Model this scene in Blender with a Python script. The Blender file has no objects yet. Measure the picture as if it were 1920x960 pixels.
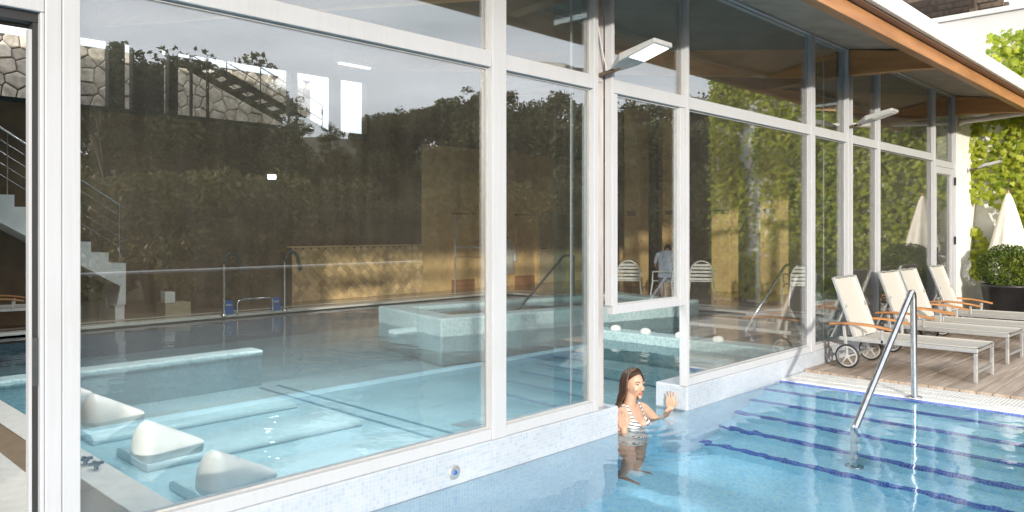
import bpy, bmesh, math, random
from mathutils import Vector, Matrix
R = math.radians
random.seed(7)
scene = bpy.context.scene
C = scene.collection

# ------------------------------------------------------------------ camera
cam_d = bpy.data.cameras.new('camera')
cam_d.sensor_width = 36.0
cam_d.lens = 1447.0 / 1920.0 * 36.0
cam_d.shift_y = -50.0 / 1920.0
cam_d.clip_start = 0.05
cam_d.clip_end = 2000
cam = bpy.data.objects.new('camera', cam_d)
C.objects.link(cam)
cam.location = (0, -3.62, 1.6)
cam.rotation_euler = (R(90), 0, R(44.05 - 90))
scene.camera = cam

# ------------------------------------------------------------------ light
SUN_AZ = 42.0            # degrees from -y towards -x
SUN_EL = 8.6
w = bpy.data.worlds.new('World')
scene.world = w
w.use_nodes = True
nt = w.node_tree
bg = nt.nodes['Background']
sky = nt.nodes.new('ShaderNodeTexSky')
sky.sky_type = 'NISHITA'
sky.sun_disc = False
sky.sun_elevation = R(SUN_EL + 6)
to_sun = Vector((-math.sin(R(SUN_AZ)) * math.cos(R(SUN_EL)), -math.cos(R(SUN_AZ)) * math.cos(R(SUN_EL)), math.sin(R(SUN_EL))))
sky.sun_rotation = math.atan2(to_sun.x, to_sun.y)
sky.air_density = 1.0
sky.dust_density = 3.0
sky.ozone_density = 1.0
# thin bright high cloud over the whole sky
tcw = nt.nodes.new('ShaderNodeTexCoord')
mpw = nt.nodes.new('ShaderNodeMapping'); mpw.inputs['Scale'].default_value = (1.2, 1.2, 5.0)
nzw = nt.nodes.new('ShaderNodeTexNoise'); nzw.inputs['Scale'].default_value = 2.2; nzw.inputs['Detail'].default_value = 6
rpw = nt.nodes.new('ShaderNodeValToRGB')
rpw.color_ramp.elements[0].position = .32; rpw.color_ramp.elements[0].color = (.42, .42, .42, 1)
rpw.color_ramp.elements[1].position = .70; rpw.color_ramp.elements[1].color = (.85, .85, .85, 1)
mxw = nt.nodes.new('ShaderNodeMixRGB'); mxw.inputs[2].default_value = (12.6, 13.2, 14.0, 1)
nt.links.new(tcw.outputs['Generated'], mpw.inputs['Vector']); nt.links.new(mpw.outputs[0], nzw.inputs['Vector'])
nt.links.new(nzw.outputs[0], rpw.inputs[0]); nt.links.new(rpw.outputs[0], mxw.inputs[0])
nt.links.new(sky.outputs[0], mxw.inputs[1]); nt.links.new(mxw.outputs[0], bg.inputs['Color'])
bg.inputs['Strength'].default_value = 0.15
sl = bpy.data.lights.new('sun', 'SUN')
sl.energy = 3.9
sl.angle = R(1.2)
sl.color = (1.0, 0.935, 0.82)
so = bpy.data.objects.new('sun', sl)
C.objects.link(so)
so.rotation_euler = (-to_sun).to_track_quat('-Z', 'Y').to_euler()
vs = scene.view_settings
vs.view_transform = 'Standard'
vs.look = 'None'
vs.gamma = 1
vs.use_curve_mapping = False
vs.exposure = 0.31
cy = scene.cycles
cy.use_denoising = True
cy.max_bounces = 12
cy.diffuse_bounces = 4
cy.glossy_bounces = 6
cy.transmission_bounces = 10
cy.transparent_max_bounces = 32
cy.sample_clamp_indirect = 6.0
cy.caustics_refractive = True
cy.caustics_reflective = False
cy.blur_glossy = 0.5

# ------------------------------------------------------------------ helpers
def thing(name, label, cat, loc=(0, 0, 0), rz=0, group=None):
    o = bpy.data.objects.new(name, None)
    C.objects.link(o)
    o.location = loc
    o.rotation_euler = (0, 0, rz)
    tag(o, label, cat, group)
    return o

def tag(o, label=None, cat=None, group=None, kind=None):
    if label: o['label'] = label
    if cat: o['category'] = cat
    if group: o['group'] = group
    if kind: o['kind'] = kind
    return o

def copy_tree(o, parent=None):
    c = o.copy()
    C.objects.link(c)
    c.parent = parent
    for ch in list(o.children):
        copy_tree(ch, c)
    return c

class MB:
    """collects geometry; build() links it as one mesh object"""
    def __init__(s):
        s.v = []; s.f = []; s.sm = []
    def add(s, vs_, fs, smooth=False):
        n = len(s.v)
        s.v += [tuple(v) for v in vs_]
        for f in fs:
            s.f.append(tuple(i + n for i in f)); s.sm.append(smooth)
        return s
    def box(s, x0, x1, y0, y1, z0, z1):
        return s.add([(x0, y0, z0), (x1, y0, z0), (x1, y1, z0), (x0, y1, z0), (x0, y0, z1), (x1, y0, z1), (x1, y1, z1), (x0, y1, z1)],
                     [(0, 3, 2, 1), (4, 5, 6, 7), (0, 1, 5, 4), (1, 2, 6, 5), (2, 3, 7, 6), (3, 0, 4, 7)])
    def quad(s, a, b, c, d):
        return s.add([a, b, c, d], [(0, 1, 2, 3)])
    def obox(s, p, q, wx, wz, up=(0, 0, 1)):
        """bar from p to q with a rectangular section"""
        p = Vector(p); q = Vector(q); t = (q - p).normalized()
        u = Vector(up)
        if abs(t.dot(u)) > .99: u = Vector((1, 0, 0))
        a = t.cross(u).normalized(); b = a.cross(t).normalized()
        vs_ = []
        for c in (p, q):
            for sa, sb in ((-1, -1), (1, -1), (1, 1), (-1, 1)):
                vs_.append(c + a * sa * wx / 2 + b * sb * wz / 2)
        return s.add(vs_, [(3, 2, 1, 0), (4, 5, 6, 7), (0, 1, 5, 4), (1, 2, 6, 5), (2, 3, 7, 6), (3, 0, 4, 7)])
    def tube(s, pts, r, n=10, cap=True):
        pts = [Vector(p) for p in pts]
        rs = r if isinstance(r, (list, tuple)) else [r] * len(pts)
        rings = []
        prev = None
        for i, p in enumerate(pts):
            if i == 0: t = pts[1] - p
            elif i == len(pts) - 1: t = p - pts[i - 1]
            else: t = (pts[i + 1] - p).normalized() + (p - pts[i - 1]).normalized()
            t = t.normalized()
            if prev is None:
                u = Vector((0, 0, 1)) if abs(t.z) < .9 else Vector((1, 0, 0))
                a = t.cross(u).normalized()
            else:
                a = (prev - t * prev.dot(t)).normalized()
            prev = a
            b = t.cross(a)
            rings.append([p + (a * math.cos(2 * math.pi * k / n) + b * math.sin(2 * math.pi * k / n)) * rs[i] for k in range(n)])
        vs_ = [v for ring in rings for v in ring]
        fs = []
        for i in range(len(pts) - 1):
            for k in range(n):
                k2 = (k + 1) % n
                fs.append((i * n + k, i * n + k2, (i + 1) * n + k2, (i + 1) * n + k))
        s.add(vs_, fs, True)
        if cap:
            s.add(rings[0], [tuple(reversed(range(n)))])
            s.add(rings[-1], [tuple(range(n))])
        return s
    def lathe(s, prof, n=24, c=(0, 0, 0), smooth=True):
        vs_ = []
        for r, z in prof:
            for k in range(n):
                a = 2 * math.pi * k / n
                vs_.append((c[0] + r * math.cos(a), c[1] + r * math.sin(a), c[2] + z))
        fs = []
        for i in range(len(prof) - 1):
            for k in range(n):
                k2 = (k + 1) % n
                fs.append((i * n + k, i * n + k2, (i + 1) * n + k2, (i + 1) * n + k))
        s.add(vs_, fs, smooth)
        return s
    def prism(s, poly, z0, z1):
        n = len(poly)
        vs_ = [(x, y, z0) for x, y in poly] + [(x, y, z1) for x, y in poly]
        fs = [tuple(reversed(range(n))), tuple(range(n, 2 * n))] + [(i, (i + 1) % n, n + (i + 1) % n, n + i) for i in range(n)]
        return s.add(vs_, fs)
    def loft(s, rings, smooth=True, cap=True):
        n = len(rings[0])
        vs_ = [v for r in rings for v in r]
        fs = []
        for i in range(len(rings) - 1):
            for k in range(n):
                k2 = (k + 1) % n
                fs.append((i * n + k, i * n + k2, (i + 1) * n + k2, (i + 1) * n + k))
        s.add(vs_, fs, smooth)
        if cap:
            s.add(rings[0], [tuple(reversed(range(n)))], smooth)
            s.add(rings[-1], [tuple(range(n))], smooth)
        return s
    def mesh(s, name):
        me = bpy.data.meshes.new(name)
        me.from_pydata(s.v, [], s.f)
        me.polygons.foreach_set('use_smooth', s.sm)
        me.update()
        return me
    def build(s, name, mat, parent=None, world=True, bevel=0, seg=2, merge=False, auto=False):
        if parent is not None and world:
            off = parent.location
            p = parent.parent
            offv = Vector(off)
            while p is not None:
                offv = offv + p.location; p = p.parent
            s.v = [(a - offv.x, b - offv.y, c - offv.z) for a, b, c in s.v]
        me = s.mesh(name)
        if merge:
            bm = bmesh.new(); bm.from_mesh(me)
            bmesh.ops.remove_doubles(bm, verts=bm.verts, dist=1e-5)
            bmesh.ops.recalc_face_normals(bm, faces=bm.faces)
            bm.to_mesh(me); bm.free()
        me.materials.append(mat)
        o = bpy.data.objects.new(name, me)
        C.objects.link(o)
        if parent is not None: o.parent = parent
        if bevel:
            m = o.modifiers.new('bevel', 'BEVEL'); m.width = bevel; m.segments = seg; m.limit_method = 'ANGLE'
        return o

def box(name, mat, x0, x1, y0, y1, z0, z1, parent=None, bevel=0):
    return MB().box(x0, x1, y0, y1, z0, z1).build(name, mat, parent, bevel=bevel)

def struct(o):
    o['kind'] = 'structure'
    return o

def clip_poly(poly, nx, ny, d):
    """keep the side where nx*x+ny*y <= d"""
    out = []
    for i in range(len(poly)):
        a, b = poly[i], poly[(i + 1) % len(poly)]
        da = nx * a[0] + ny * a[1] - d; db = nx * b[0] + ny * b[1] - d
        if da <= 0: out.append(a)
        if da * db < 0:
            t = da / (da - db)
            out.append((a[0] + (b[0] - a[0]) * t, a[1] + (b[1] - a[1]) * t))
    return out

# ------------------------------------------------------------------ materials
def nodes(name):
    m = bpy.data.materials.new(name)
    m.use_nodes = True
    n = m.node_tree
    return m, n, n.nodes['Principled BSDF'], n.nodes['Material Output']

def N(n, t, **kw):
    x = n.nodes.new(t)
    for k, v in kw.items(): setattr(x, k, v)
    return x

def math_(n, op, a, b=None, c=None):
    x = N(n, 'ShaderNodeMath', operation=op)
    for i, q in enumerate((a, b, c)):
        if q is None: continue
        if isinstance(q, (int, float)): x.inputs[i].default_value = q
        else: n.links.new(q, x.inputs[i])
    return x.outputs[0]

def ramp(n, fac, stops):
    r = N(n, 'ShaderNodeValToRGB')
    e = r.color_ramp.elements
    while len(e) < len(stops): e.new(.5)
    for el, (p, c) in zip(e, stops):
        el.position = p; el.color = (*c, 1)
    n.links.new(fac, r.inputs[0])
    return r.outputs[0]

def noise(n, vec, scale, detail=4, rough=.55):
    x = N(n, 'ShaderNodeTexNoise')
    x.inputs['Scale'].default_value = scale
    x.inputs['Detail'].default_value = detail
    x.inputs['Roughness'].default_value = rough
    if vec is not None: n.links.new(vec, x.inputs['Vector'])
    return x.outputs[0]

def pos(n):
    return N(n, 'ShaderNodeNewGeometry').outputs['Position']

def bump(n, b, h, strength=.3, dist=.01):
    x = N(n, 'ShaderNodeBump')
    x.inputs['Strength'].default_value = strength
    x.inputs['Distance'].default_value = dist
    n.links.new(h, x.inputs['Height'])
    n.links.new(x.outputs[0], b.inputs['Normal'])

def mat(name, c1, c2=None, rough=.5, scale=6, metal=0, bumpy=0, bscale=40, stretch=None, rnd=0, spec=.5, lo=.35, hi=.65, coords='pos'):
    m, n, b, o = nodes(name)
    b.inputs['Roughness'].default_value = rough
    b.inputs['Metallic'].default_value = metal
    b.inputs['Specular IOR Level'].default_value = spec
    v = pos(n) if coords == 'pos' else N(n, 'ShaderNodeTexCoord').outputs['Object']
    if stretch:
        mp = N(n, 'ShaderNodeMapping'); mp.inputs['Scale'].default_value = stretch
        n.links.new(v, mp.inputs['Vector']); v = mp.outputs[0]
    if rnd:
        oi = N(n, 'ShaderNodeObjectInfo')
        ad = N(n, 'ShaderNodeVectorMath', operation='ADD')
        sc_ = N(n, 'ShaderNodeVectorMath', operation='SCALE'); sc_.inputs['Scale'].default_value = 37
        cm = N(n, 'ShaderNodeCombineXYZ')
        for i in range(3): n.links.new(oi.outputs['Random'], cm.inputs[i])
        n.links.new(cm.outputs[0], sc_.inputs[0]); n.links.new(v, ad.inputs[0]); n.links.new(sc_.outputs[0], ad.inputs[1])
        v = ad.outputs[0]
    if c2 is None: c2 = tuple(x * .88 for x in c1)
    col = ramp(n, noise(n, v, scale), [(lo, c1), (hi, c2)])
    if rnd:
        hs = N(n, 'ShaderNodeHueSaturation')
        n.links.new(math_(n, 'MULTIPLY_ADD', oi.outputs['Random'], 2 * rnd, 1 - rnd), hs.inputs['Value'])
        n.links.new(col, hs.inputs['Color']); col = hs.outputs[0]
    n.links.new(col, b.inputs['Base Color'])
    if bumpy: bump(n, b, noise(n, v, bscale, 5), bumpy, .01)
    return m

def mosaic(name, cols, size=.026, grout=(.75, .77, .78), gw=.1, rough=.25, patch=None, b_amt=.12):
    """small square glass tiles on any axis-aligned face, one random tone per tile"""
    m, n, b, o = nodes(name)
    g = N(n, 'ShaderNodeNewGeometry')
    sp = N(n, 'ShaderNodeSeparateXYZ'); n.links.new(g.outputs['Position'], sp.inputs[0])
    sn = N(n, 'ShaderNodeSeparateXYZ'); n.links.new(g.outputs['True Normal'], sn.inputs[0])
    isx = math_(n, 'GREATER_THAN', math_(n, 'ABSOLUTE', sn.outputs[0]), .7)
    isz = math_(n, 'GREATER_THAN', math_(n, 'ABSOLUTE', sn.outputs[2]), .7)
    def mixf(f, a, c):
        return math_(n, 'ADD', math_(n, 'MULTIPLY', a, math_(n, 'SUBTRACT', 1, f)), math_(n, 'MULTIPLY', c, f))
    u = mixf(isx, sp.outputs[0], sp.outputs[1])
    v = mixf(isz, sp.outputs[2], sp.outputs[1])
    u = math_(n, 'DIVIDE', u, size); v = math_(n, 'DIVIDE', v, size)
    cb = N(n, 'ShaderNodeCombineXYZ')
    n.links.new(math_(n, 'FLOOR', u), cb.inputs[0]); n.links.new(math_(n, 'FLOOR', v), cb.inputs[1]); n.links.new(isx, cb.inputs[2])
    wn = N(n, 'ShaderNodeTexWhiteNoise'); n.links.new(cb.outputs[0], wn.inputs['Vector'])
    k = len(cols)
    rp = N(n, 'ShaderNodeValToRGB'); rp.color_ramp.interpolation = 'CONSTANT'
    e = rp.color_ramp.elements
    while len(e) < k: e.new(.5)
    for i, c in enumerate(cols): e[i].position = i / k; e[i].color = (*c, 1)
    n.links.new(wn.outputs['Value'], rp.inputs[0])
    fu = math_(n, 'ABSOLUTE', math_(n, 'SUBTRACT', math_(n, 'FRACT', u), .5))
    fv = math_(n, 'ABSOLUTE', math_(n, 'SUBTRACT', math_(n, 'FRACT', v), .5))
    ed = math_(n, 'GREATER_THAN', math_(n, 'MAXIMUM', fu, fv), .5 - gw / 2)
    mx = N(n, 'ShaderNodeMixRGB'); n.links.new(ed, mx.inputs[0]); n.links.new(rp.outputs[0], mx.inputs[1]); mx.inputs[2].default_value = (*grout, 1)
    col = mx.outputs[0]
    ns = noise(n, g.outputs['Position'], 1.7, 5)
    m2 = N(n, 'ShaderNodeMixRGB', blend_type='MULTIPLY'); m2.inputs[0].default_value = 1
    n.links.new(col, m2.inputs[1]); n.links.new(ramp(n, ns, [(.3, (.86, .87, .88)), (.7, (1.06, 1.06, 1.06))]), m2.inputs[2])
    n.links.new(m2.outputs[0], b.inputs['Base Color'])
    n.links.new(math_(n, 'MULTIPLY_ADD', ed, .5, rough), b.inputs['Roughness'])
    if b_amt: bump(n, b, math_(n, 'SUBTRACT', 1, ed), b_amt, .002)
    return m

def glass_mat(name, f0, tint=(.98, .992, .988), power=5.0, wob=0.0, dust=0.0):
    m, n, b, o = nodes(name)
    n.nodes.remove(b)
    lw = N(n, 'ShaderNodeLayerWeight'); lw.inputs['Blend'].default_value = .5
    fac = math_(n, 'MULTIPLY_ADD', math_(n, 'POWER', lw.outputs['Facing'], power), 1 - f0, f0)
    tr = N(n, 'ShaderNodeBsdfTransparent'); tr.inputs[0].default_value = (*tint, 1)
    gl = N(n, 'ShaderNodeBsdfGlossy'); gl.inputs['Roughness'].default_value = 0.0
    if wob:
        bp = N(n, 'ShaderNodeBump'); bp.inputs['Strength'].default_value = wob; bp.inputs['Distance'].default_value = .01
        n.links.new(noise(n, pos(n), .9, 2), bp.inputs['Height']); n.links.new(bp.outputs[0], gl.inputs['Normal'])
    mx = N(n, 'ShaderNodeMixShader')
    n.links.new(fac, mx.inputs[0]); n.links.new(tr.outputs[0], mx.inputs[1]); n.links.new(gl.outputs[0], mx.inputs[2])
    if dust:                                   # thin film of dust and dried drips
        df = N(n, 'ShaderNodeBsdfDiffuse'); df.inputs[0].default_value = (.8, .76, .68, 1)
        mp = N(n, 'ShaderNodeMapping'); mp.inputs['Scale'].default_value = (9, 9, .8); n.links.new(pos(n), mp.inputs['Vector'])
        dn = math_(n, 'ADD', math_(n, 'MULTIPLY', noise(n, mp.outputs[0], 2.0, 4), .6), math_(n, 'MULTIPLY', noise(n, pos(n), 1.1, 5), .6))
        mr = N(n, 'ShaderNodeMapRange'); mr.inputs['From Min'].default_value = .38; mr.inputs['From Max'].default_value = .85
        mr.inputs['To Min'].default_value = dust * .45; mr.inputs['To Max'].default_value = dust * 1.6
        n.links.new(dn, mr.inputs['Value'])
        m3 = N(n, 'ShaderNodeMixShader'); n.links.new(mr.outputs[0], m3.inputs[0]); n.links.new(mx.outputs[0], m3.inputs[1]); n.links.new(df.outputs[0], m3.inputs[2])
        mx = m3
    n.links.new(mx.outputs[0], o.inputs['Surface'])
    return m

def water_mat(name, strength, scale, seed=0., rings=None):
    m, n, b, o = nodes(name)
    n.nodes.remove(b)
    g = N(n, 'ShaderNodeBsdfGlass'); g.inputs['IOR'].default_value = 1.333; g.inputs['Roughness'].default_value = 0.0
    g.inputs['Color'].default_value = (.93, .98, 1, 1)
    v = pos(n)
    mp = N(n, 'ShaderNodeMapping'); mp.inputs['Scale'].default_value = (1, .75, 1); mp.inputs['Rotation'].default_value = (0, 0, .5)
    mp.inputs['Location'].default_value = (seed, 0, 0)
    n.links.new(v, mp.inputs['Vector'])
    h = math_(n, 'ADD', noise(n, mp.outputs[0], scale, 2, .4), math_(n, 'MULTIPLY', noise(n, mp.outputs[0], scale * 3.1, 2, .5), .28))
    if rings:                                  # ripples spreading from the swimmer
        sx_ = N(n, 'ShaderNodeVectorMath', operation='SUBTRACT'); sx_.inputs[1].default_value = rings
        n.links.new(v, sx_.inputs[0])
        ln = N(n, 'ShaderNodeVectorMath', operation='LENGTH'); n.links.new(sx_.outputs[0], ln.inputs[0])
        dd_ = math_(n, 'ADD', ln.outputs['Value'], math_(n, 'MULTIPLY', noise(n, v, 2.0, 2), .22))
        wv = math_(n, 'MULTIPLY', math_(n, 'SINE', math_(n, 'MULTIPLY', dd_, 40)), math_(n, 'EXPONENT', math_(n, 'MULTIPLY', dd_, -2.0)))
        h = math_(n, 'ADD', h, math_(n, 'MULTIPLY', wv, .55))
    bp = N(n, 'ShaderNodeBump'); bp.inputs['Strength'].default_value = strength; bp.inputs['Distance'].default_value = .03
    n.links.new(h, bp.inputs['Height']); n.links.new(bp.outputs[0], g.inputs['Normal'])
    n.links.new(g.outputs[0], o.inputs['Surface'])
    return m

def clear_water(name, strength, scale):
    m, n, b, o = nodes(name)
    n.nodes.remove(b)
    mp = N(n, 'ShaderNodeMapping'); mp.inputs['Scale'].default_value = (1, .6, 1); mp.inputs['Rotation'].default_value = (0, 0, .3)
    n.links.new(pos(n), mp.inputs['Vector'])
    h = math_(n, 'ADD', noise(n, mp.outputs[0], scale, 2, .4), math_(n, 'MULTIPLY', noise(n, mp.outputs[0], scale * 3.3, 2, .5), .3))
    bp = N(n, 'ShaderNodeBump'); bp.inputs['Strength'].default_value = strength; bp.inputs['Distance'].default_value = .03
    n.links.new(h, bp.inputs['Height'])
    fr = N(n, 'ShaderNodeFresnel'); fr.inputs['IOR'].default_value = 1.333; n.links.new(bp.outputs[0], fr.inputs['Normal'])
    gl = N(n, 'ShaderNodeBsdfGlossy'); gl.inputs['Roughness'].default_value = 0.0; n.links.new(bp.outputs[0], gl.inputs['Normal'])
    tr = N(n, 'ShaderNodeBsdfTransparent'); tr.inputs[0].default_value = (.84, .94, .96, 1)
    mx = N(n, 'ShaderNodeMixShader'); n.links.new(fr.outputs[0], mx.inputs[0]); n.links.new(tr.outputs[0], mx.inputs[1]); n.links.new(gl.outputs[0], mx.inputs[2])
    n.links.new(mx.outputs[0], o.inputs['Surface'])
    return m

def emit(name, col, s):
    m, n, b, o = nodes(name)
    b.inputs['Emission Color'].default_value = (*col, 1)
    b.inputs['Emission Strength'].default_value = s
    b.inputs['Base Color'].default_value = (.8, .8, .8, 1)
    return m

def leaf_mat(name, c1, c2, trans=.3, rough=.45):
    m, n, b, o = nodes(name)
    g = N(n, 'ShaderNodeNewGeometry')
    wn = N(n, 'ShaderNodeTexWhiteNoise', noise_dimensions='1D')
    n.links.new(g.outputs['Random Per Island'], wn.inputs['W'])
    v = noise(n, g.outputs['Position'], 1.3, 3)
    f = math_(n, 'ADD', math_(n, 'MULTIPLY', g.outputs['Random Per Island'], .6), math_(n, 'MULTIPLY', v, .4))
    col = ramp(n, f, [(.15, c1), (.8, c2)])
    n.links.new(col, b.inputs['Base Color'])
    b.inputs['Roughness'].default_value = rough
    b.inputs['Specular IOR Level'].default_value = .3
    tl = N(n, 'ShaderNodeBsdfTranslucent'); n.links.new(col, tl.inputs[0])
    mx = N(n, 'ShaderNodeMixShader'); mx.inputs[0].default_value = trans
    n.links.new(b.outputs[0], mx.inputs[1]); n.links.new(tl.outputs[0], mx.inputs[2])
    n.links.new(mx.outputs[0], o.inputs['Surface'])
    return m

M = {}
def frame_mat():
    m, n, b, o = nodes('white_frame')
    mp = N(n, 'ShaderNodeMapping'); mp.inputs['Scale'].default_value = (60, 60, 1.6); n.links.new(pos(n), mp.inputs['Vector'])
    st_ = noise(n, mp.outputs[0], 1.0, 3)
    bl_ = noise(n, pos(n), 2.2, 4)
    f = math_(n, 'MULTIPLY', st_, bl_)
    n.links.new(ramp(n, f, [(.20, (.455, .463, .49)), (.46, (.42, .424, .44))]), b.inputs['Base Color'])
    b.inputs['Roughness'].default_value = .36
    return m
M['frame'] = frame_mat()
M['post_grey'] = mat('grey_post', (.5, .47, .47), (.32, .29, .29), .5, 7, stretch=(1, 1, .25))
M['rubber'] = mat('black_rubber', (.02, .02, .022), rough=.6)
M['glass'] = glass_mat('window_glass', .225, wob=.016, dust=.0145)
M['glass_fin'] = glass_mat('fin_glass', .16, (.72, .86, .88))
M['water'] = water_mat('pool_water', .30, 2.2, 0., (5.28, .03, 0))
M['water_in'] = clear_water('indoor_water', .5, 1.9)
M['plinth'] = mosaic('plinth_mosaic', [(.42, .46, .52), (.44, .475, .525), (.40, .45, .52), (.45, .48, .525), (.375, .43, .51), (.43, .465, .52)], .026, (.455, .475, .505))
M['foot'] = mosaic('submerged_mosaic_sunlit', [(.70, .80, .90), (.74, .83, .91), (.66, .77, .89), (.60, .73, .88)], .026, (.78, .84, .90), gw=.1, b_amt=0)  # plinth mosaic lightened: sunlight reaching under water is put into the tile colour
M['pooltile'] = mosaic('pool_mosaic', [(.44, .79, .96), (.41, .77, .96), (.48, .82, .97), (.38, .74, .95), (.52, .84, .97)], .026, (.56, .85, .96), gw=.08, b_amt=0)
M['nosing'] = mosaic('cobalt_mosaic', [(.03, .09, .50), (.05, .14, .58), (.02, .07, .42), (.08, .19, .62)], .026, (.32, .42, .66), gw=.1, b_amt=0)
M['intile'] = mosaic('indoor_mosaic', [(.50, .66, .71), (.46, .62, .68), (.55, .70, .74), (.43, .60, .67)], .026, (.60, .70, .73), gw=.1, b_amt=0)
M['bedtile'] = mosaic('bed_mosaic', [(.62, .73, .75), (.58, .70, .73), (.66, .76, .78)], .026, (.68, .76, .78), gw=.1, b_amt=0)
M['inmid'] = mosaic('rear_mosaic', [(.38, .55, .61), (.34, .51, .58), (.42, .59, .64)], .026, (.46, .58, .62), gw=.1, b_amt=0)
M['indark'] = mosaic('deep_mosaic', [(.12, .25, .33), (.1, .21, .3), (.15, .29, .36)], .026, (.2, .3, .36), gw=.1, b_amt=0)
M['ledge'] = mosaic('ledge_mosaic', [(.40, .57, .60), (.46, .62, .64), (.33, .51, .56), (.5, .64, .66)], .026, (.52, .62, .63), gw=.12)
M['coping'] = mat('white_coping', (.82, .81, .78), (.72, .71, .68), .5, 12)
M['wood'] = mat('larch_beam', (.46, .22, .09), (.33, .145, .055), .5, 5, stretch=(.25, 2, 2), bumpy=.1, bscale=30)
M['wood_d'] = mat('rafter_wood', (.52, .27, .11), (.38, .18, .07), .5, 5, stretch=(3, .3, 3), bumpy=.1, bscale=30)
M['soffit'] = mat('grey_soffit', (.40, .345, .29), (.30, .255, .21), .8, 3, bumpy=.15, bscale=60)
M['gutter'] = mat('white_gutter', (.8, .79, .76), rough=.4)
M['board_under'] = mat('roof_board', (.34, .22, .16), (.27, .17, .12), .6, 5, stretch=(.3, 3, 3))
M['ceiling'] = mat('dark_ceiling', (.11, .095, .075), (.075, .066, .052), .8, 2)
M['steel'] = mat('brushed_steel', (.62, .62, .63), (.52, .52, .53), .22, 20, metal=1)
M['dsteel'] = mat('dark_steel', (.05, .055, .06), (.035, .04, .045), .5, 10)
M['lampgrey'] = mat('lamp_grey', (.42, .42, .42), (.36, .36, .36), .4, 8)
M['white_pl'] = mat('white_plaster', (.80, .79, .77), (.70, .69, .67), .8, 3, bumpy=.1)
M['house_pl'] = mat('house_render', (.46, .455, .45), (.42, .415, .41), .85, 2, bumpy=.1)
M['white_gloss'] = mat('white_moulded', (.78, .79, .77), (.70, .71, .69), .35, 8)
M['deck'] = mat('weathered_board', (.48, .395, .325), (.32, .245, .19), .75, 4, stretch=(.35, 5, 3), bumpy=.25, bscale=45, rnd=.16)
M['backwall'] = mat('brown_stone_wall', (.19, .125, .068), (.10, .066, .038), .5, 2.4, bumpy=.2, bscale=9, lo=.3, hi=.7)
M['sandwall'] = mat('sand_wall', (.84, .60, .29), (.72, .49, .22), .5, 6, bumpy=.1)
M['tile_sand'] = mat('sand_tile', (.80, .60, .32), (.66, .46, .22), .3, 9, rnd=.28)
M['grout'] = mat('grout', (.20, .15, .1), rough=.8)
M['intfloor'] = mat('wet_floor', (.30, .20, .115), (.22, .145, .08), .12, 3)
M['white_tile'] = mat('white_floor_tile', (.60, .59, .56), (.52, .51, .48), .3, 14, bumpy=.1, bscale=70)
M['brown_strip'] = mat('brown_floor_strip', (.22, .155, .10), (.17, .12, .075), .3, 12)
M['stone'] = mat('limestone', (.56, .51, .43), (.36, .325, .275), .85, 7, bumpy=.6, bscale=16, rnd=.22)
M['mortar'] = mat('dark_mortar', (.09, .08, .07), rough=.9)
M['terrace'] = mat('terrace_paving', (.11, .105, .10), (.08, .077, .075), .7, 2)
M['soil'] = mat('scrub_ground', (.10, .085, .05), (.055, .06, .03), .95, .8, bumpy=.3, bscale=3)
M['bark'] = mat('bark', (.12, .085, .06), (.06, .045, .035), .9, 6, stretch=(2, 2, .5), bumpy=.4)
M['pine'] = leaf_mat('pine_foliage', (.052, .062, .025), (.175, .17, .065), .3)
M['olive'] = leaf_mat('olive_foliage', (.07, .075, .025), (.21, .19, .065), .3)
M['ivy'] = leaf_mat('ivy_foliage', (.16, .25, .018), (.50, .53, .065), .5, .4)
M['boxwood'] = leaf_mat('boxwood_foliage', (.035, .075, .012), (.14, .19, .035), .25)
M['sling'] = mat('cream_sling', (.50, .475, .43), (.45, .425, .38), .7, 60, bumpy=.1, bscale=300)
M['alu'] = mat('grey_aluminium', (.50, .50, .50), (.44, .44, .44), .35, 10, metal=.6)
M['teak'] = mat('teak_arm', (.50, .235, .09), (.38, .165, .06), .4, 12, stretch=(3, .5, 3))
M['black_pl'] = mat('black_planter', (.03, .03, .032), (.022, .022, .024), .35, 8)
M['canvas'] = mat('white_canvas', (.80, .76, .68), (.72, .68, .6), .8, 8)
M['blue'] = mat('blue_panel', (.03, .12, .42), (.02, .09, .34), .4, 8)
M['beige'] = mat('beige_paint', (.46, .40, .27), (.40, .34, .22), .5, 8)
M['door'] = mat('pale_door', (.52, .44, .30), (.46, .39, .26), .5, 4)
M['robe'] = mat('white_towelling', (.82, .80, .76), (.72, .70, .66), .9, 20, bumpy=.4, bscale=120)
M['red'] = mat('red_canvas', (.36, .05, .05), (.28, .035, .035), .8, 6)
M['lamp_on'] = emit('lamp_panel', (.93, 1.0, .88), 1.6)
M['spot_on'] = emit('spot_lens', (.9, .95, 1.0), 14)

# ================================================================== THE SETTING
PW = .335                     # thickness of the plinth wall
def hill_h(x, y):
    d = max(0., -y - 10.)
    t = max(0., min(1., (x + 3) / 14.)); f = .10 + .50 * t * t * (3 - 2 * t)
    t = max(0., min(1., (x - 12) / 18.)); f += .42 * t * t * (3 - 2 * t)
    h = f * 8.2 * (1 - math.exp(-(d / 17.) ** 1.5))
    return h - .05 + .25 * math.sin(x * .31 + y * .17) * min(1, d / 10)

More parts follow.
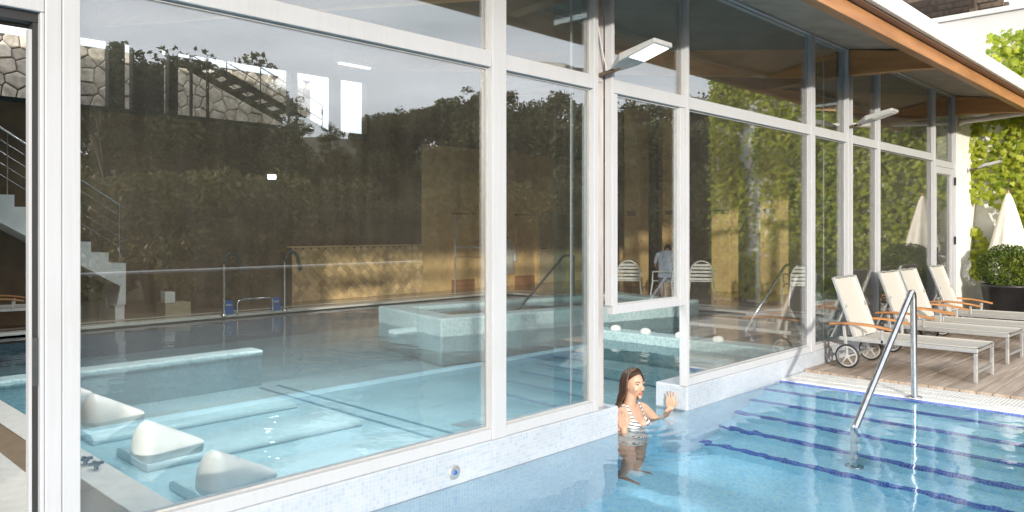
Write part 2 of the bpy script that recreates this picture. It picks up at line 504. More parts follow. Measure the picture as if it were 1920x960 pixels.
g = MB()
GX = [-400, -200, -100, -60, -40] + [-30 + 2.5 * i for i in range(41)] + [90, 120, 200, 400]
GY = [-400, -220, -120, -80] + [-60 + 2.5 * i for i in range(21)] + [-9.0]
for j in range(len(GY)):
    for i in range(len(GX)):
        g.v.append((GX[i], GY[j], hill_h(GX[i], GY[j]) if GY[j] > -150 else hill_h(GX[i], -150)))
nx = len(GX)
for j in range(len(GY) - 1):
    for i in range(nx - 1):
        g.f.append((j * nx + i, j * nx + i + 1, (j + 1) * nx + i + 1, (j + 1) * nx + i)); g.sm.append(True)
struct(g.build('hillside', M['soil']))
g = MB()
g.quad((-400, -9, -.05), (-12, -9, -.05), (-12, 400, -.05), (-400, 400, -.05))
g.quad((-12, 17, -.05), (30, 17, -.05), (30, 400, -.05), (-12, 400, -.05))
g.quad((30, -9, -.05), (400, -9, -.05), (400, 400, -.05), (30, 400, -.05))
struct(g.build('ground', M['soil']))
g = MB()
g.box(-12, 8.38, -9.2, -2.92, -.3, .03)
g.box(-12, -4.0, -2.72, 0, -.3, .03)
g.box(15.6, 30, -9.2, -.0, -.3, .03)
g.box(8.38, 15.6, -9.2, -3.36, -.3, .03)
struct(g.build('terrace', M['terrace']))

# ------------------------------------------------ outdoor pool shell with its steps
pool = struct(bpy.data.objects.new('swimming_pool', None)); C.objects.link(pool)
FZ = -1.32
nos = [(7.43, -.11), (7.12, -.36), (6.80, -.61), (6.49, -.86), (6.165, -1.07)]
p = MB()
p.box(-4.0, 6.2, -2.72, PW, FZ - .2, FZ)
p.box(-4.2, -4.0, -2.72, 0, FZ - .2, .02)
p.box(-4.2, 8.38, -2.92, -2.72, FZ - .2, .026)
p.box(4.951, 5.969, .27, PW, FZ, -.46)  # sill added in the passage floor gap to cut lamp light leaking outdoors
p.build('pool_shell', M['pooltile'], pool)
prev = 7.80
for k, (sx, sz) in enumerate(nos):
    box('step', M['pooltile'], sx + .002 if k else sx, prev, -2.72, -.001, FZ - .2, sz - .0, pool)
    n_ = MB(); n_.box(sx - .006, sx + .05, -2.715, -.004, sz - .05, sz + .004)
    n_.build('step_nosing', M['nosing'], pool)
    prev = sx
box('pool_edge', M['pooltile'], 7.80, 8.376, -2.72, -.001, FZ - .2, -.045, pool)
box('water_line_tile', M['nosing'], 7.79, 7.83, -2.715, -.004, -.075, .006, pool)
# overflow grating: pale bars in a channel
g = MB()
y0 = -.02
while y0 > -2.70:
    for a, b_ in ((7.99, 8.17), (8.185, 8.365)):
        g.box(a, b_, y0 - .022, y0, -.02, .03)
    y0 -= .031
o = g.build('overflow_grating', M['coping'], pool); o['kind'] = 'stuff'
box('coping', M['coping'], 7.83, 7.985, -2.72, -.003, -.045, .024, pool)

# ------------------------------------------------ timber deck
deck = struct(bpy.data.objects.new('timber_deck', None)); C.objects.link(deck)
deck.location = (8.39, 0, 0)
bmesh_board = None
bw = .139
ng = 24
lens_ = [7.2]
for k in range(ng):
    yb = -.012 - k * bw
    cut = random.choice([2.6, 3.4, 4.3, 5.1])
    for (xa, xb) in ((0, cut - .003), (cut + .003, 7.2)):
        o = MB().box(0, xb - xa, -bw + .007, 0, -.035, .0).build('deck_board', M['deck'], deck, world=False, bevel=.003, seg=1)
        o.location = (xa, yb, .05 + random.uniform(-.0015, .0015))
struct(box('deck_bed', M['rubber'], 8.385, 15.6, -3.36, -.002, -.3, .012, deck))

# ------------------------------------------------ plinth walls under the glass
def plinth(name, x0, x1, label):
    t = thing(name, label, 'wall', ((x0 + x1) / 2, 0, FZ - .1))
    box('upper_course', M['plinth'], x0, x1, 0, PW, -.03, .212, t, bevel=.012)
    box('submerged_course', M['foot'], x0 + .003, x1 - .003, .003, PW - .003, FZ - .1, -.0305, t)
    return t
plinth('plinth_wall', .955, 4.95, 'low white mosaic wall left of the swimmer under the large window')
plinth('plinth_wall', 5.97, 14.38, 'low white mosaic wall running from the swimmer to the loungers')
box('threshold', M['white_tile'], -.62, .95, 0, PW, -.3, .03)['kind'] = 'structure'

# ------------------------------------------------ water
g = MB()
def strip(x0, x1, y0, y1):
    g.quad((x0, y0, 0), (x1, y0, 0), (x1, y1, 0), (x0, y1, 0))
strip(-4.0, 4.95, -2.72, 0); strip(4.95, 5.97, -2.72, 0); strip(5.97, 7.80, -2.72, 0)
tmp = g
o = g.build('pool_water', M['water'], merge=True); struct(o)
g = MB()
strip(4.95, 5.97, 0, PW)
strip(1.82, 4.95, PW, 9.7); strip(4.95, 5.97, PW, 9.7); strip(5.97, 13.5, PW, 9.7)
o = g.build('indoor_pool_water', M['water_in'], merge=True); struct(o)

# ------------------------------------------------ inside the hall: floors and basin
inpool = struct(bpy.data.objects.new('indoor_pool', None)); C.objects.link(inpool)
IZ = -.44
p = MB()
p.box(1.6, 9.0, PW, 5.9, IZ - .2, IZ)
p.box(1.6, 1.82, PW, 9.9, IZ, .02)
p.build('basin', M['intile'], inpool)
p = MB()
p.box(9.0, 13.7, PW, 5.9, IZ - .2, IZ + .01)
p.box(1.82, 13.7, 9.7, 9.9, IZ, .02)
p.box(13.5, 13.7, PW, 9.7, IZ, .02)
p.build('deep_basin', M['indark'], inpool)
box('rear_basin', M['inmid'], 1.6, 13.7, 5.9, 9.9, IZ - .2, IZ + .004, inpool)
# dark lane lines on the basin floor
for xx in (4.86, 5.10):
    box('lane_line', M['indark'], xx, xx + .045, .6, 5.6, IZ, IZ + .005, inpool)
box('floor_drain', M['lampgrey'], 5.35, 5.6, 2.2, 2.45, IZ, IZ + .006, inpool)
# walkway wall dividing the basin, and its far stub
box('walkway', M['inmid'], 1.82, 4.98, 5.76, 6.04, IZ, -.06, inpool)
box('walkway_cap', M['ledge'], 1.82, 5.0, 5.74, 6.06, -.059, .025, inpool, bevel=.02)
box('walkway_stub', M['ledge'], 7.25, 7.75, 5.86, 6.10, -.10, .05, inpool, bevel=.05)
# mosaic divider by the passage, with a submerged shelf in front of it
box('divider_wall', M['ledge'], 9.02, 9.36, PW + .002, 3.55, IZ, .13, inpool, bevel=.02)
box('submerged_shelf', M['ledge'], 8.45, 9.02, PW + .002, 3.4, IZ, -.28, inpool, bevel=.02)
# raised whirlpool tub
A_, B_, C_, D_ = Vector((7.5, 5.1)), Vector((12.9, 3.95)), Vector((13.35, 6.3)), Vector((8.0, 7.35))
def wall_seg(a, b, w, z0, z1, name, m):
    t = (b - a).normalized(); nrm = Vector((-t.y, t.x))
    poly = [a, b, b + nrm * w, a + nrm * w]
    return MB().prism([(q.x, q.y) for q in poly], z0, z1).build(name, m, inpool, bevel=.03)
wall_seg(A_, B_, .42, IZ, .27, 'whirlpool_wall', M['ledge'])
wall_seg(C_, D_, .42, IZ, .268, 'whirlpool_wall', M['ledge'])
wall_seg(D_, A_, .42, IZ, .272, 'whirlpool_wall', M['ledge'])
wall_seg(B_, C_, .42, IZ, .274, 'whirlpool_wall', M['ledge'])
g = MB()
q = [A_ + Vector((.3, .3)), B_ + Vector((-.2, .3)), C_ + Vector((-.3, -.3)), D_ + Vector((.2, -.3))]
g.add([(a.x, a.y, .2) for a in q], [(0, 1, 2, 3)])
struct(g.build('whirlpool_water', M['water_in'], inpool))
g = MB(); g.add([(a.x, a.y, -.35) for a in q], [(0, 1, 2, 3)]); g.build('whirlpool_floor', M['intile'], inpool)

hf = MB()
hf.box(-3.0, .90, PW, 16, -.3, .028)
struct(hf.build('hall_floor', M['white_tile']))
struct(box('floor_strip', M['white_tile'], .90, 1.40, PW, 10, -.3, .028))
struct(box('brown_floor_strip', M['brown_strip'], 1.40, 1.61, PW, 10, -.3, .026))
struct(box('pool_surround', M['white_tile'], 1.61, 1.83, PW, 9.7, -.3, .031))
hf = MB()
hf.box(1.61, 21, 9.9, 16, -.3, .045)
hf.box(13.7, 21, PW, 9.9, -.3, .045)
struct(hf.build('rear_floor', M['intfloor']))
g = MB(); g.box(1.83, 13.7, 9.7, 9.95, -.1, .06); g.box(13.5, 13.75, .336, 9.7, -.1, .06)
struct(g.build('pool_rim', M['white_tile'], bevel=.01))
g = MB(); g.box(14.1, 14.22, .4, 9.9, -.1, .052); g.box(3, 14.0, 10.35, 10.42, -.1, .052)
struct(g.build('floor_band', M['white_tile']))

# ================================================================== POOL HALL
hall = thing('pool_hall', 'long low pool hall with grey soffit, timber eaves and brown rear wall', 'building', (0, 0, 0))
SL = .157                       # roof pitch, rising inwards
def rz(y): return 3.83 + SL * (y - .06)
RX0, RX1 = -3.2, 15.3
def slab(name, m, y0, y1, dz0, dz1, x0=RX0, x1=RX1, parent=hall):
    g = MB()
    g.add([(x0, y0, rz(y0) + dz0), (x1, y0, rz(y0) + dz0), (x1, y1, rz(y1) + dz0), (x0, y1, rz(y1) + dz0),
           (x0, y0, rz(y0) + dz1), (x1, y0, rz(y0) + dz1), (x1, y1, rz(y1) + dz1), (x0, y1, rz(y1) + dz1)],
          [(0, 3, 2, 1), (4, 5, 6, 7), (0, 1, 5, 4), (1, 2, 6, 5), (2, 3, 7, 6), (3, 0, 4, 7)])
    return g.build(name, m, parent)
slab('soffit', M['soffit'], -1.0, .05, 0, .05)
slab('ceiling', M['ceiling'], .05, 11.6, 0, .05, x1=21)
roof = slab('roof', M['gutter'], -1.16, 11.7, .052, .16, x1=15.3)
slab('roof', M['gutter'], .3, 11.7, .053, .161, x0=15.302, x1=21)
# eaves: larch beam, boarding, white gutter
box('eaves_beam', M['wood'], RX0, 15.25, -1.09, -.99, 3.425, 3.565, hall, bevel=.006)
box('eaves_board', M['board_under'], RX0, 15.25, -1.163, -1.0, 3.572, 3.60, hall)
box('gutter', M['gutter'], RX0, 15.28, -1.215, -1.165, 3.585, 3.745, hall, bevel=.01)
for i, xx in enumerate((-.1, 4.75, 9.72, 14.32)):
    g = MB()
    prof = [(.0, 3.815), (.0, 3.50), (-.7, 3.47), (-.93, 3.45), (-.985, 3.50), (-.985, 3.63)]
    g.add([(xx, y_, z_) for y_, z_ in prof] + [(xx + .14, y_, z_) for y_, z_ in prof],
          [tuple(range(6)), tuple(reversed(range(6, 12)))] + [(k, 6 + k, 6 + (k + 1) % 6, (k + 1) % 6) for k in range(6)])
    g.build('rafter_tail', M['wood_d'], hall, merge=True, bevel=.006)
    g = MB()
    g.add([(xx, .13, rz(.13) - .36), (xx, 11.25, rz(11.25) - .36), (xx, 11.25, rz(11.25) - .004), (xx, .13, rz(.13) - .004),
           (xx + .14, .13, rz(.13) - .36), (xx + .14, 11.25, rz(11.25) - .36), (xx + .14, 11.25, rz(11.25) - .004), (xx + .14, .13, rz(.13) - .004)],
          [(0, 1, 2, 3), (7, 6, 5, 4), (0, 4, 5, 1), (1, 5, 6, 2), (2, 6, 7, 3), (3, 7, 4, 0)])
    g.build('ceiling_beam', M['wood_d'], hall)
# rear wall with its high strip of windows
YB = 11.3
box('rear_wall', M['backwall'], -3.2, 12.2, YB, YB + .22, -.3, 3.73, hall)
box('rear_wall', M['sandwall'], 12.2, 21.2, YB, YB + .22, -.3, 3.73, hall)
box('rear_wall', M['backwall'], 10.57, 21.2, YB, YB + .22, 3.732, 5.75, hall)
box('window_lintel', M['ceiling'], -3.2, 10.568, YB, YB + .22, 5.03, 5.75, hall)
box('window_sill', M['dsteel'], -3.2, 10.568, YB - .05, YB + .25, 3.733, 3.80, hall)
for a, b_ in ((2.3, 2.45), (4.96, 5.235), (5.375, 5.905), (6.035, 6.205), (8.60, 8.775), (9.66, 9.87)):
    box('window_post', M['dsteel'], a, b_, YB + .02, YB + .2, 3.801, 5.029, hall)
for a in (6.47, 6.80):
    box('window_bar', M['dsteel'], a, a + .045, YB + .08, YB + .13, 3.801, 5.029, hall)
box('end_wall', M['backwall'], -3.3, -3.1, .3, YB, -.3, 5.6, hall)
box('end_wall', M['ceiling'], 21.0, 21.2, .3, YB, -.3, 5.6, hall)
box('front_wall', M['white_pl'], -3.1, -.62, .0, .3, -.3, 3.80, hall)
# steel posts standing in the glass wall
box('steel_post', M['post_grey'], 4.74, 4.865, .085, .20, -.2, 3.815, hall)
box('steel_post', M['post_grey'], 9.72, 9.795, .05, .16, .214, 3.815, hall)
# half-height tiled panel on the rear wall
panel = thing('tiled_panel', 'sand coloured panel of diagonal tiles on the rear wall', 'wall panel', (8.53, YB - .16, .045))
box('panel_backing', M['grout'], 8.53, 12.1, YB - .16, YB - .002, .046, 1.2, panel)
box('panel_cap', M['tile_sand'], 8.5, 12.13, YB - .18, YB - .001, 1.202, 1.235, panel)
ts = .185 / 2
ci = 0
for r_ in range(-1, 16):
    for c_ in range(-1, 22):
        cx_ = 8.53 + c_ * ts * 2 + (ts if r_ % 2 else 0); cz_ = .05 + r_ * ts
        h_ = ts - .005
        poly = [(cx_ - h_, cz_), (cx_, cz_ - h_), (cx_ + h_, cz_), (cx_, cz_ + h_)]
        for n2 in ((-1, 0, -8.535), (1, 0, 12.095), (0, -1, -.05), (0, 1, 1.198)):
            if len(poly) > 2: poly = clip_poly(poly, *n2)
        if len(poly) < 3: continue
        ar = abs(sum(poly[i][0] * poly[(i + 1) % len(poly)][1] - poly[(i + 1) % len(poly)][0] * poly[i][1] for i in range(len(poly)))) / 2
        if ar < .002: continue
        k = len(poly); y_ = YB - .16
        pr = .012 + random.uniform(-.002, .002)
        g = MB().add([(a, y_, b_) for a, b_ in poly] + [(a, y_ - pr, b_) for a, b_ in poly],
                     [tuple(range(k, 2 * k))] + [(i, (i + 1) % k, k + (i + 1) % k, k + i) for i in range(k)])
        g.build('tile', M['tile_sand'], panel)

# pillars at the far end of the hall
for i, (yy, lb) in enumerate(((8.42, 'square ochre pillar behind the empty white chair inside the hall'),
                              (7.2, 'square ochre pillar beside the seated person inside the hall'),
                              (5.75, 'square ochre pillar inside the hall, third from the pale door'),
                              (4.45, 'square ochre pillar inside the hall nearest the ivy reflection'))):
    t = thing('pillar', lb, 'pillar', (17.4, yy, .045), group='ochre pillars inside the hall')
    box('shaft', M['sandwall'], 17.4, 17.85, yy, yy + .5, .046, 4.9, t, bevel=.01)
    box('sign_plate', M['grout'], 17.385, 17.398, yy + .12, yy + .4, 1.98, 2.09, t)

# ================================================================== GLASS WALL
gw_ = thing('glass_wall', 'white framed glass wall of the pool hall with tall panes', 'glass wall', (.95, .06, .212))
ZB, ZT0, ZT1, ZTOP = .283, 2.67, 2.775, 3.80
def frame(name, x0, x1, y0, y1, z0, z1, par=gw_, m='frame'):
    return box(name, M[m], x0, x1, y0, y1, z0, z1, par, bevel=.004)
def pane(x0, x1, z0, z1, par=gw_):
    o = box('pane', M['glass'], x0, x1, .055, .065, z0, z1, par)
    gk = MB()
    for a in ((x0, x1, z0, z0 + .012), (x0, x1, z1 - .012, z1)):
        gk.box(a[0], a[1], .048, .0545, a[2], a[3])
    for a in ((x0, x0 + .01, z0 + .0125, z1 - .0125), (x1 - .01, x1, z0 + .0125, z1 - .0125)):
        gk.box(a[0], a[1], .048, .0545, a[2], a[3])
    k = gk.build('gasket', M['lampgrey'], o)
    return o
mull = [(.955, 1.018), (1.020, 1.09), (3.56, 3.69), (4.645, 4.70), (4.87, 4.905), (5.96, 6.003), (8.60, 8.705), (9.68, 9.715), (9.80, 9.835), (10.75, 10.81), (13.21, 13.27), (14.33, 14.378)]
for i, (a, b_) in enumerate(mull):
    zb = .213
    if i == 4: zb = 1.0
    frame('mullion', a, b_, .0 if i not in (3, 4) else .005, .078, zb, 3.815)
bays = [(1.09, 3.56), (3.69, 4.645), (4.905, 5.96), (6.003, 8.60), (8.705, 9.68), (9.835, 10.75), (10.81, 13.21)]
for i, (a, b_) in enumerate(bays):
    frame('transom', a + .001, b_ - .001, .012, .078, ZT0, ZT1)
    if i != 2:
        frame('bottom_rail', a + .001, b_ - .001, .012, .085, .213, ZB)
        pane(a, b_, ZB, ZT0)
    pane(a, b_, ZT1, ZTOP)
# door bay at the far right
frame('transom', 13.271, 14.329, .012, .095, 2.60, 2.70)
pane(13.27, 14.33, 2.70, ZTOP)
frame('head_rail', 1.09, 14.33, .01, .12, ZTOP, 3.829)
# hanging leaf over the swim-through opening
hl = thing('hanging_glass_leaf', 'white framed glass leaf hanging above the swim-through opening', 'window', (5.4, .06, .93))
frame('stile', 4.906, 4.965, .02, .09, .93, ZT0 - .002, hl)
frame('stile', 5.885, 5.958, .02, .09, .93, ZT0 - .002, hl)
frame('bottom_rail', 4.966, 5.884, .02, .09, .93, 1.0, hl)
pane(4.966, 5.884, 1.0, ZT0 - .002, hl)
# glass fins behind the steel posts
for xx, lb in ((4.70, 'narrow bluish glass fin standing inside next to the swim-through'), (9.62, 'narrow bluish glass fin standing inside behind the first lounger')):
    t = thing('glass_fin', lb, 'glass panel', (xx, .12, .21))
    box('pane', M['glass_fin'], xx, xx + .012, .12, .46, .05, 3.7, t)
    box('edge_strip', M['frame'], xx - .004, xx + .016, .275, .285, .05, 3.7, t)
# left sliding door opening
dw = thing('sliding_door', 'open white sliding door with black rubber edge at left edge', 'door', (.8, .06, .03))
frame('head', -.62, .954, .0, .10, 2.50, 2.77, dw)
frame('jamb', -.62, -.55, .0, .10, .031, 2.499, dw)
frame('jamb', .938, .954, .0, .10, .031, 2.499, dw)
box('rubber_seal', M['rubber'], .918, .937, .035, .085, .031, 2.46, dw)
box('edge_profile', M['frame'], .905, .917, .04, .08, .031, 2.43, dw)
box('track', M['rubber'], -.55, .935, .03, .09, 2.46, 2.499, dw)
box('lock', M['dsteel'], .917, .936, .026, .034, .95, 1.15, dw)
for a, b_ in ((-.62, .16), (.17, .953)):
    pane(a, b_, 2.775, ZTOP, dw)
# white glazed door at the right end
dr = thing('glazed_door', 'narrow white glazed door beyond the last lounger', 'door', (13.8, .06, .21))
frame('stile', 13.29, 13.38, .02, .08, .215, 2.597, dr)
frame('stile', 14.20, 14.32, .02, .08, .215, 2.597, dr)
frame('rail', 13.381, 14.199, .02, .08, .215, .50, dr)
frame('rail', 13.381, 14.199, .02, .08, 2.49, 2.597, dr)
pane(13.381, 14.199, .50, 2.49, dr)
for zz in (2.33, 1.35):
    box('hinge', M['rubber'], 14.31, 14.345, -.012, .018, zz, zz + .13, dr)
MB().tube([(13.40, .02, 1.22), (13.40, -.05, 1.22), (13.52, -.05, 1.22)], .012, 8).build('door_handle', M['dsteel'], dr)
box('handle_plate', M['rubber'], 13.385, 13.415, .008, .019, 1.1, 1.32, dr)

# ================================================================== FOLIAGE REFLECTED IN THE GLASS
def leaf_cards(mb, centre, rad, n, size, squash=.75, rng=random):
    for _ in range(n):
        d = Vector((rng.gauss(0, 1), rng.gauss(0, 1), rng.gauss(0, 1)))
        if d.length < 1e-4: continue
        d = d.normalized() * rad * (rng.random() ** .45)
        p_ = Vector(centre) + Vector((d.x, d.y, d.z * squash))
        a = Vector((rng.gauss(0, 1), rng.gauss(0, 1), rng.gauss(0, 1))).normalized()
        b = a.cross(Vector((rng.gauss(0, 1), rng.gauss(0, 1), rng.gauss(0, 1)))).normalized()
        s1 = size * rng.uniform(.6, 1.3); s2 = s1 * rng.uniform(.35, .6)
        mb.add([p_ - a * s1, p_ + b * s2, p_ + a * s1, p_ - b * s2], [(0, 1, 2, 3)])

def make_tree(name, kind, seed):
    rng = random.Random(seed)
    root = bpy.data.objects.new(name, None); C.objects.link(root)
    tr = MB(); cr = MB()
    if kind == 'umbrella':           # tall stone pine: bare leaning trunk, flat spreading crown
        top = Vector((rng.uniform(-.5, .5), rng.uniform(-.4, .4), 4.6))
        tr.tube([(0, 0, -.3), (top.x * .3, top.y * .2, 1.6), (top.x * .7, top.y * .8, 3.2), top], [.15, .12, .10, .08], 8)
        lobes = []
        for k in range(20):
            a = rng.uniform(0, 6.28); r_ = rng.uniform(.2, 2.2)
            e_ = top + Vector((math.cos(a) * r_, math.sin(a) * r_, rng.uniform(.0, 1.3) * (1.2 - r_ / 3)))
            s_ = top * rng.uniform(.45, .98)
            kn = s_ * .5 + e_ * .5 + Vector((rng.gauss(0, .25), rng.gauss(0, .25), rng.uniform(-.35, .1)))
            tr.tube([s_, kn, e_], [.05, .035, .015], 5)
            if rng.random() < .6: leaf_cards(cr, kn + Vector((rng.gauss(0, .3), rng.gauss(0, .3), .1)), .38, 120, .085, .6, rng)
            lobes.append((e_, rng.uniform(.5, .95)))
        for e_, r_ in lobes:
            leaf_cards(cr, e_, r_, int(620 * r_), .085, .55, rng)
            for k in range(3):
                leaf_cards(cr, e_ + Vector((rng.gauss(0, r_), rng.gauss(0, r_), rng.gauss(0, .25))), .3, 60, .08, .7, rng)
        m = M['pine']
    elif kind == 'pine':             # bushy pine, foliage from low down
        tr.tube([(0, 0, -.3), (.05, .1, 2.0), (.1, .05, 4.6)], [.2, .14, .04], 8)
        for k in range(30):
            z_ = rng.uniform(.7, 4.9); rr = 1.55 * math.sqrt(max(.05, 1 - ((z_ - 2.4) / 2.9) ** 2))
            a = rng.uniform(0, 6.28); q_ = rng.uniform(.3, 1) * rr
            e_ = Vector((math.cos(a) * q_, math.sin(a) * q_, z_))
            tr.tube([(0.05, .05, z_ - .3), e_], [.05, .015], 5)
            r_ = rng.uniform(.35, .75)
            leaf_cards(cr, e_, r_, int(330 * r_), .09, .8, rng)
        m = M['pine']
    else:                            # round olive-coloured tree
        for k in range(3):
            a = k * 2.1 + rng.random()
            tr.tube([(0, 0, -.3), (math.cos(a) * .3, math.sin(a) * .3, 1.2), (math.cos(a) * .8, math.sin(a) * .8, 2.4)], [.13, .09, .03], 6)
        for k in range(26):
            a = rng.uniform(0, 6.28); z_ = rng.uniform(.6, 3.2); rr = 1.7 * math.sqrt(max(.05, 1 - ((z_ - 1.8) / 1.9) ** 2))
            q_ = rng.uniform(.35, 1) * rr
            r_ = rng.uniform(.35, .7)
            leaf_cards(cr, (math.cos(a) * q_, math.sin(a) * q_, z_), r_, int(360 * r_), .085, .85, rng)
        m = M['olive']
    tr.build('trunk', M['bark'], root, world=False)
    cr.build('crown', m, root, world=False)
    return root

protos = {'umbrella': [make_tree('stone_pine', 'umbrella', 3), make_tree('stone_pine', 'umbrella', 11)],
          'pine': [make_tree('pine_tree', 'pine', 5), make_tree('pine_tree', 'pine', 17)],
          'round': [make_tree('olive_tree', 'round', 8), make_tree('olive_tree', 'round', 23)]}
used = set()
AZ = R(44.05)
def mirror_spot(u, D):
    """ground position behind the viewer whose reflection in the glass is seen at picture column u, D metres along the view axis"""
    a = (u - 960.) / 1447.
    X = D * (math.cos(AZ) + math.sin(AZ) * a); Y = D * (math.sin(AZ) - math.cos(AZ) * a)
    return X, .12 - (Y - 3.62)
def plant(kind, u, D, top_v=None, s=None):
    x, y = mirror_spot(u, D)
    z0 = hill_h(x, y)
    H = {'umbrella': 6.5, 'pine': 5.5, 'round': 3.75}[kind]
    if top_v is not None:
        s = max(.32, (1.6 + (430 - top_v) / 1447. * D - z0) / H)
    i = random.randrange(2)
    pr = protos[kind][i]
    if (kind, i) not in used:
        used.add((kind, i)); o = pr
    else:
        o = copy_tree(pr)
    o.location = (x, y, z0); o.rotation_euler = (0, 0, random.uniform(0, 6.28)); o.scale = (s, s, s)
    where = ('large pane, left' if u < 560 else 'large pane, right' if u < 912 else 'narrow pane by the swimmer' if u < 1110
             else 'pane above the swimmer' if u < 1285 else 'pane right of the swimmer')
    row = 'on the ridge' if D > 32 else 'half way uphill' if D > 23 else 'at the hill foot'
    look = {'umbrella': 'flat-topped pine', 'pine': 'bushy pine', 'round': 'round tree'}[kind]
    planted.setdefault((look, row, where), []).append((u, o))
    return o
planted = {}
ORD = ['leftmost', 'second from left', 'third from left', 'fourth from left', 'fifth from left', 'sixth from left', 'seventh from left', 'eighth from left', 'ninth from left',
       'tenth from left', 'eleventh from left', 'twelfth from left', 'thirteenth from left', 'fourteenth from left', 'fifteenth from left', 'sixteenth from left', 'seventeenth from left', 'eighteenth from left', 'nineteenth from left', 'twentieth from left', 'twenty-first from left', 'twenty-second from left']
# skyline, left to right in the picture
for u, D, tv in ((210, 19, 64), (120, 22, 70)):
    plant('umbrella', u, D, tv)
for u, D, tv in ((205, 26, 100), (262, 26, 104), (322, 26, 98), (380, 26, 100), (430, 27, 108), (472, 28, 130)):
    plant('pine', u, D, tv)
for u, D, tv in ((290, 21, 66), (352, 20, 60), (425, 21, 62), (180, 23, 58)):
    plant('pine', u, D, tv)
for u, D, tv in ((505, 30, 160), (735, 27, 203), (822, 28, 178), (905, 30, 160), (770, 33, 200)):
    plant('umbrella', u, D, tv)
for u, D, tv in ((560, 36, 215), (620, 38, 222), (680, 36, 228), (960, 36, 172), (1010, 38, 160), (1055, 36, 156), (1100, 38, 166), (1150, 38, 166),
                 (1200, 40, 162), (1250, 40, 157), (1300, 42, 156), (1350, 42, 152), (870, 40, 190), (1400, 44, 150), (1460, 44, 150), (130, 36, 250), (220, 36, 262), (300, 36, 262), (340, 30, 225), (390, 30, 205), (440, 30, 215), (490, 30, 210), (540, 32, 222), (800, 40, 255)):
    plant('pine', u, D, tv)
rg = random.Random(4)
SK = [(100, 262), (480, 245), (560, 226), (690, 226), (760, 210), (830, 195), (900, 178), (1020, 168), (1500, 160)]
def skyline(u):
    for (a, va), (b, vb) in zip(SK, SK[1:]):
        if a <= u <= b: return va + (vb - va) * (u - a) / (b - a)
    return SK[-1][1]
for k in range(36):
    u = 120 + k * 37 + rg.uniform(-12, 12)
    plant(rg.choice(['pine', 'round', 'round']), u, rg.uniform(24, 31), skyline(u) + rg.uniform(15, 90))
for k in range(28):
    u = 110 + k * 46 + rg.uniform(-15, 15)
    plant(rg.choice(['round', 'pine', 'round']), u, rg.uniform(17.5, 22), rg.uniform(295, 375))
for u, D, tv in ((150, 15.5, 300), (215, 15, 292), (285, 15.5, 300), (350, 15, 286), (420, 16, 296), (480, 16, 300)):
    plant('round', u, D, tv)
for kind in protos:
    for i, pr in enumerate(protos[kind]):
        if (kind, i) not in used: plant(kind, 900, 26, None, .9)

for (look, row, where), lst in planted.items():
    lst.sort(key=lambda q: q[0])
    for i, (u, o) in enumerate(lst):
        lb = '%s %s reflected in %s' % (look, row, where)
        if len(lst) > 1: lb += ', ' + ORD[min(i, len(ORD) - 1)]
        tag(o, lb, 'tree', '%ss %s in %s' % (look, row, where))
far_names = ['left of the bright rear window', 'left in the bright rear window', 'middle of the bright rear window', 'right in the bright rear window']
for (u, D, tv) in ((640, 42, 232), (664, 44, 226), (690, 42, 236), (612, 46, 236)):
    a = (u - 960.) / 1447.
    o = copy_tree(protos['pine'][0])
    x, y = D * (math.cos(AZ) + math.sin(AZ) * a), D * (math.sin(AZ) - math.cos(AZ) * a) - 3.62
    sc_ = (1.6 + (430 - tv) / 1447. * D + .05) / 5.5
    o.location = (x, y, -.05); o.scale = (sc_,) * 3; o.rotation_euler = (0, 0, u)
    tag(o, 'distant pine behind the hall, ' + {612: far_names[0], 640: far_names[1], 664: far_names[2], 690: far_names[3]}[u], 'tree', 'distant trees behind the hall')

# white rail at the edge of the terrace behind the viewer, seen in the large pane
rl = thing('terrace_railing', 'thin white railing of the terrace, reflected as a pale line in the large pane', 'railing', (4.5, -5.6, .03))
MB().tube([(1.6, -5.6, 1.1), (7.6, -5.6, 1.1)], .02, 8).build('handrail', M['alu'], rl)
for k in range(2):
    MB().tube([(1.65 + k * 5.9, -5.6, .03), (1.65 + k * 5.9, -5.6, 1.09)], .012, 8).build('post', M['dsteel'], rl)

